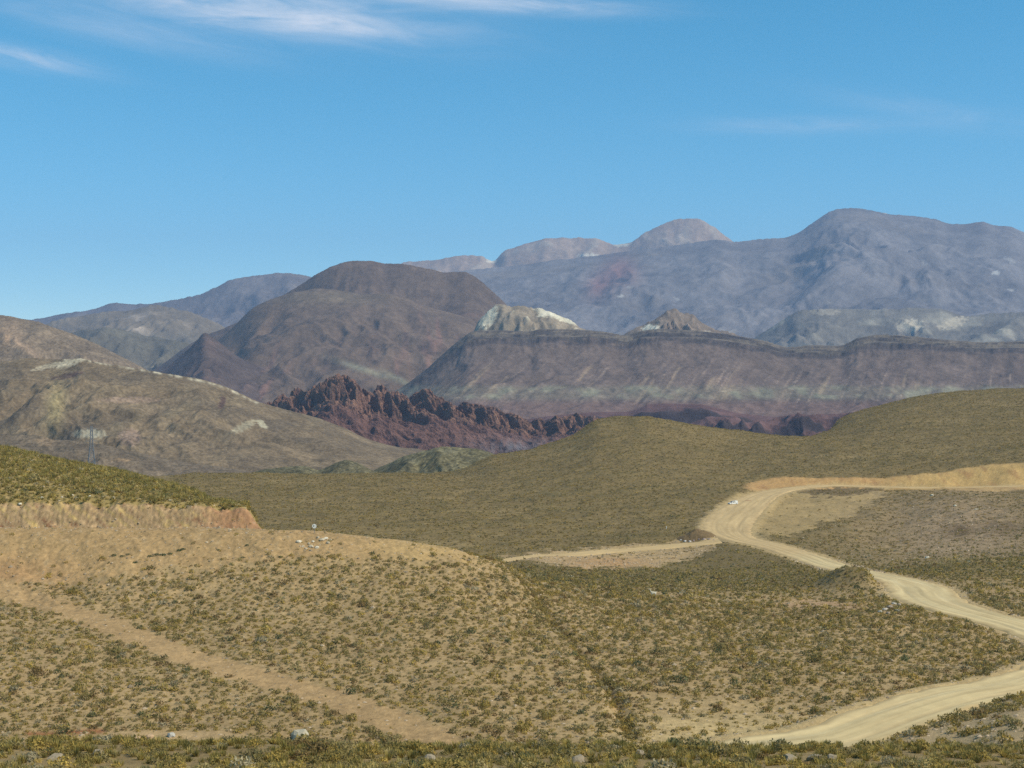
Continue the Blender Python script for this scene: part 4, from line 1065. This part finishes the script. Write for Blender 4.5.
# llama standing among the shrubs
def llama(u, p, h=2.0):
    g = ground_at(u, p, 200.)
    pts = {}; V = []; R = []; E = []
    def v(co, r, parent=None):
        V.append(co); R.append(r)
        if parent is not None: E.append((parent, len(V) - 1))
        return len(V) - 1
    hip = v((.52, 0, 1.02), (.23, .25)); mid = v((.1, 0, 1.0), (.24, .27), hip); sh = v((-.36, 0, 1.06), (.22, .25), mid)
    n1_ = v((-.54, 0, 1.28), (.15, .16), sh); n2_ = v((-.62, 0, 1.52), (.11, .12), n1_); n3_ = v((-.66, 0, 1.74), (.105, .11), n2_)
    hd = v((-.76, 0, 1.80), (.095, .10), n3_); v((-.93, 0, 1.74), (.05, .055), hd)
    for s in (-1, 1): v((-.66, s*.06, 1.97), (.022, .03), v((-.67, s*.06, 1.87), (.035, .04), n3_))
    v((.86, 0, 1.0), (.06, .06), v((.74, 0, 1.12), (.10, .1), hip))
    for s in (-1, 1):
        a = v((-.36, s*.15, .76), (.12, .12), sh); a = v((-.37, s*.15, .42), (.06, .06), a); v((-.38, s*.15, .0), (.055, .055), a)
        a = v((.54, s*.16, .74), (.15, .14), hip); a = v((.60, s*.16, .40), (.06, .06), a); v((.56, s*.16, .0), (.055, .055), a)
    me = bpy.data.meshes.new('llama'); me.from_pydata(V, E, [])
    o = link('llama', me)
    sk = o.modifiers.new('skin', 'SKIN'); sub = o.modifiers.new('sub', 'SUBSURF'); sub.levels = 2; sub.render_levels = 2
    for i, d in enumerate(me.skin_vertices[0].data):
        d.radius = R[i]; d.use_root = (i == 0)
    dg_ = bpy.context.evaluated_depsgraph_get()
    m2 = bpy.data.meshes.new_from_object(o.evaluated_get(dg_)); o.modifiers.clear(); o.data = m2
    m2.materials.clear(); m2.materials.append(M_wool)
    for pl in m2.polygons: pl.use_smooth = True
    o.location = (g[0], g[1], float(height(*g)) - .02); k = h/1.97; o.scale = (k, k, k); o.rotation_euler = (0, 0, .15)
    tag(o, 'pale llama standing side on among the shrubs at the top of the slope', 'llama')
    for s in (-1, 1):
        bm = bmesh.new(); bmesh.ops.create_uvsphere(bm, u_segments=8, v_segments=6, radius=.022, matrix=Matrix.Translation((-.80, s*.085, 1.83))); bm_obj('eye', bm, M_black, o)
llama(653, 597.5)

# ------------------------------------------------------------------ air, light, sky, camera
bm = bmesh.new()
x0, x1, y0, y1, z0, z1 = -21000, 21000, -400, 19200, float(min(ZG.min(), -262)) - 1, 1900
add_box(bm, ((x0+x1)/2, (y0+y1)/2, (z0+z1)/2), (x1-x0, y1-y0, z1-z0))
m = bpy.data.materials.new('air'); m.use_nodes = True; nt = m.node_tree
for n in list(nt.nodes):
    if n.type != 'OUTPUT_MATERIAL': nt.nodes.remove(n)
pv = nt.nodes.new('ShaderNodeVolumePrincipled')
pv.inputs['Color'].default_value = (.48, .66, 1.0, 1); pv.inputs['Density'].default_value = 4.8e-5; pv.inputs['Anisotropy'].default_value = 0.
nt.links.new(pv.outputs[0], nt.nodes['Material Output'].inputs['Volume'])
tag(bm_obj('haze', bm, m), 'thin blue haze over the whole valley', 'haze', None, 'stuff')

SUN_EL, SUN_AZ = math.radians(48), math.radians(107)      # azimuth clockwise from the view direction
ld = bpy.data.lights.new('sun', 'SUN'); ld.energy = 4.2; ld.angle = math.radians(.5); ld.color = (1, .93, .80)
lo = bpy.data.objects.new('sun', ld); COL.objects.link(lo)
sd = Vector((math.sin(SUN_AZ)*math.cos(SUN_EL), math.cos(SUN_AZ)*math.cos(SUN_EL), math.sin(SUN_EL)))
lo.rotation_euler = sd.to_track_quat('Z', 'Y').to_euler(); lo.location = (0, 0, 50)

w = bpy.data.worlds.new('World'); scene.world = w; w.use_nodes = True
nt = w.node_tree; N, L = nt.nodes, nt.links
bg = N['Background']; bg.inputs['Strength'].default_value = .115
sky = N.new('ShaderNodeTexSky'); sky.sky_type = 'NISHITA'; sky.sun_disc = False
sky.sun_elevation = SUN_EL; sky.sun_rotation = SUN_AZ; sky.altitude = 3600; sky.air_density = 1.0; sky.dust_density = .2; sky.ozone_density = 1.0
tc = N.new('ShaderNodeTexCoord'); sx = N.new('ShaderNodeSeparateXYZ'); L.new(tc.outputs['Generated'], sx.inputs[0])
def mth(op, a, b=None, c=None):
    n = N.new('ShaderNodeMath'); n.operation = op
    for i, q in enumerate((a, b, c)):
        if q is None: continue
        if isinstance(q, (int, float)): n.inputs[i].default_value = q
        else: L.new(q, n.inputs[i])
    return n.outputs[0]
az = mth('ARCTAN2', sx.outputs['X'], sx.outputs['Y']); el = mth('ARCSINE', sx.outputs['Z'])
def deg(u, p): 
    a = math.atan2(u - CU, F); return a, math.atan2(CV - p, math.hypot(F, u - CU))
def streak(u, p, lu, lp, tilt, seed, sc=(14, 85), thr=.5, gain=2.2, amt=1.0):
    a0, e0 = deg(u, p); t = math.radians(tilt)
    da = mth('SUBTRACT', az, a0); de = mth('SUBTRACT', el, e0)
    x = mth('ADD', mth('MULTIPLY', da, math.cos(t)), mth('MULTIPLY', de, math.sin(t)))
    y = mth('SUBTRACT', mth('MULTIPLY', de, math.cos(t)), mth('MULTIPLY', da, math.sin(t)))
    q = mth('ADD', mth('POWER', mth('ABSOLUTE', mth('DIVIDE', x, lu/F)), 2.), mth('POWER', mth('ABSOLUTE', mth('DIVIDE', y, lp/F)), 2.))
    g_ = mth('POWER', 2.718, mth('MULTIPLY', q, -1.))
    cv = N.new('ShaderNodeCombineXYZ'); L.new(mth('MULTIPLY', x, sc[0]), cv.inputs[0]); L.new(mth('MULTIPLY', y, sc[1]), cv.inputs[1]); cv.inputs[2].default_value = seed
    nz = N.new('ShaderNodeTexNoise'); nz.inputs['Scale'].default_value = 1; nz.inputs['Detail'].default_value = 9; nz.inputs['Roughness'].default_value = .62; nz.inputs['Distortion'].default_value = .9
    L.new(cv.outputs[0], nz.inputs['Vector'])
    nn = N.new('ShaderNodeClamp'); L.new(mth('MULTIPLY', mth('SUBTRACT', nz.outputs['Fac'], thr - .25), gain), nn.inputs[0])
    return mth('MULTIPLY', mth('MULTIPLY', g_, nn.outputs[0]), amt)
tot = None
for args in [(255, 8, 170, 24, -5, 3.1), (320, 24, 100, 10, -3, 8.4), (480, 1, 130, 9, -3, 5.7), (15, 56, 70, 9, -7, 1.3), (120, 30, 120, 14, -8, 2.2), (800, 126, 95, 8, -2, 9.9), (950, 115, 110, 12, -12, 4.4)]:
    am = {0: .75, 1: .55, 2: .8, 3: .6, 4: .3, 5: .28, 6: .16}[[(255, 8), (320, 24), (480, 1), (15, 56), (120, 30), (800, 126), (950, 115)].index(args[:2])]
    s_ = streak(*args, amt=am); tot = s_ if tot is None else mth('ADD', tot, s_)
cl = N.new('ShaderNodeClamp'); L.new(tot, cl.inputs[0]); cl.inputs['Max'].default_value = .8
hsv = N.new('ShaderNodeHueSaturation'); hsv.inputs['Hue'].default_value = .475; hsv.inputs['Saturation'].default_value = 1.42; hsv.inputs['Value'].default_value = 1.3
L.new(sky.outputs[0], hsv.inputs['Color'])
mx = N.new('ShaderNodeMix'); mx.data_type = 'RGBA'; L.new(cl.outputs[0], mx.inputs['Factor']); L.new(hsv.outputs[0], mx.inputs['A']); mx.inputs['B'].default_value = (7., 7.3, 7.9, 1)
L.new(mx.outputs['Result'], bg.inputs['Color'])

cd = bpy.data.cameras.new('camera'); cd.sensor_width = 36; cd.lens = F/1024*36; cd.clip_start = .5; cd.clip_end = 100000
co = bpy.data.objects.new('camera', cd); COL.objects.link(co); co.rotation_euler = (math.pi/2, 0, 0); scene.camera = co
vs = scene.view_settings; vs.view_transform = 'Standard'; vs.look = 'None'; vs.exposure = .16; vs.gamma = 1; vs.use_curve_mapping = False
cy = scene.cycles; cy.max_bounces = 3; cy.diffuse_bounces = 2; cy.glossy_bounces = 1; cy.volume_bounces = 0; cy.use_denoising = False; cy.use_adaptive_sampling = False
try: cy.denoiser = 'OPENIMAGEDENOISE'; cy.denoising_input_passes = 'RGB_ALBEDO_NORMAL'; cy.denoising_prefilter = 'ACCURATE'
except Exception: pass
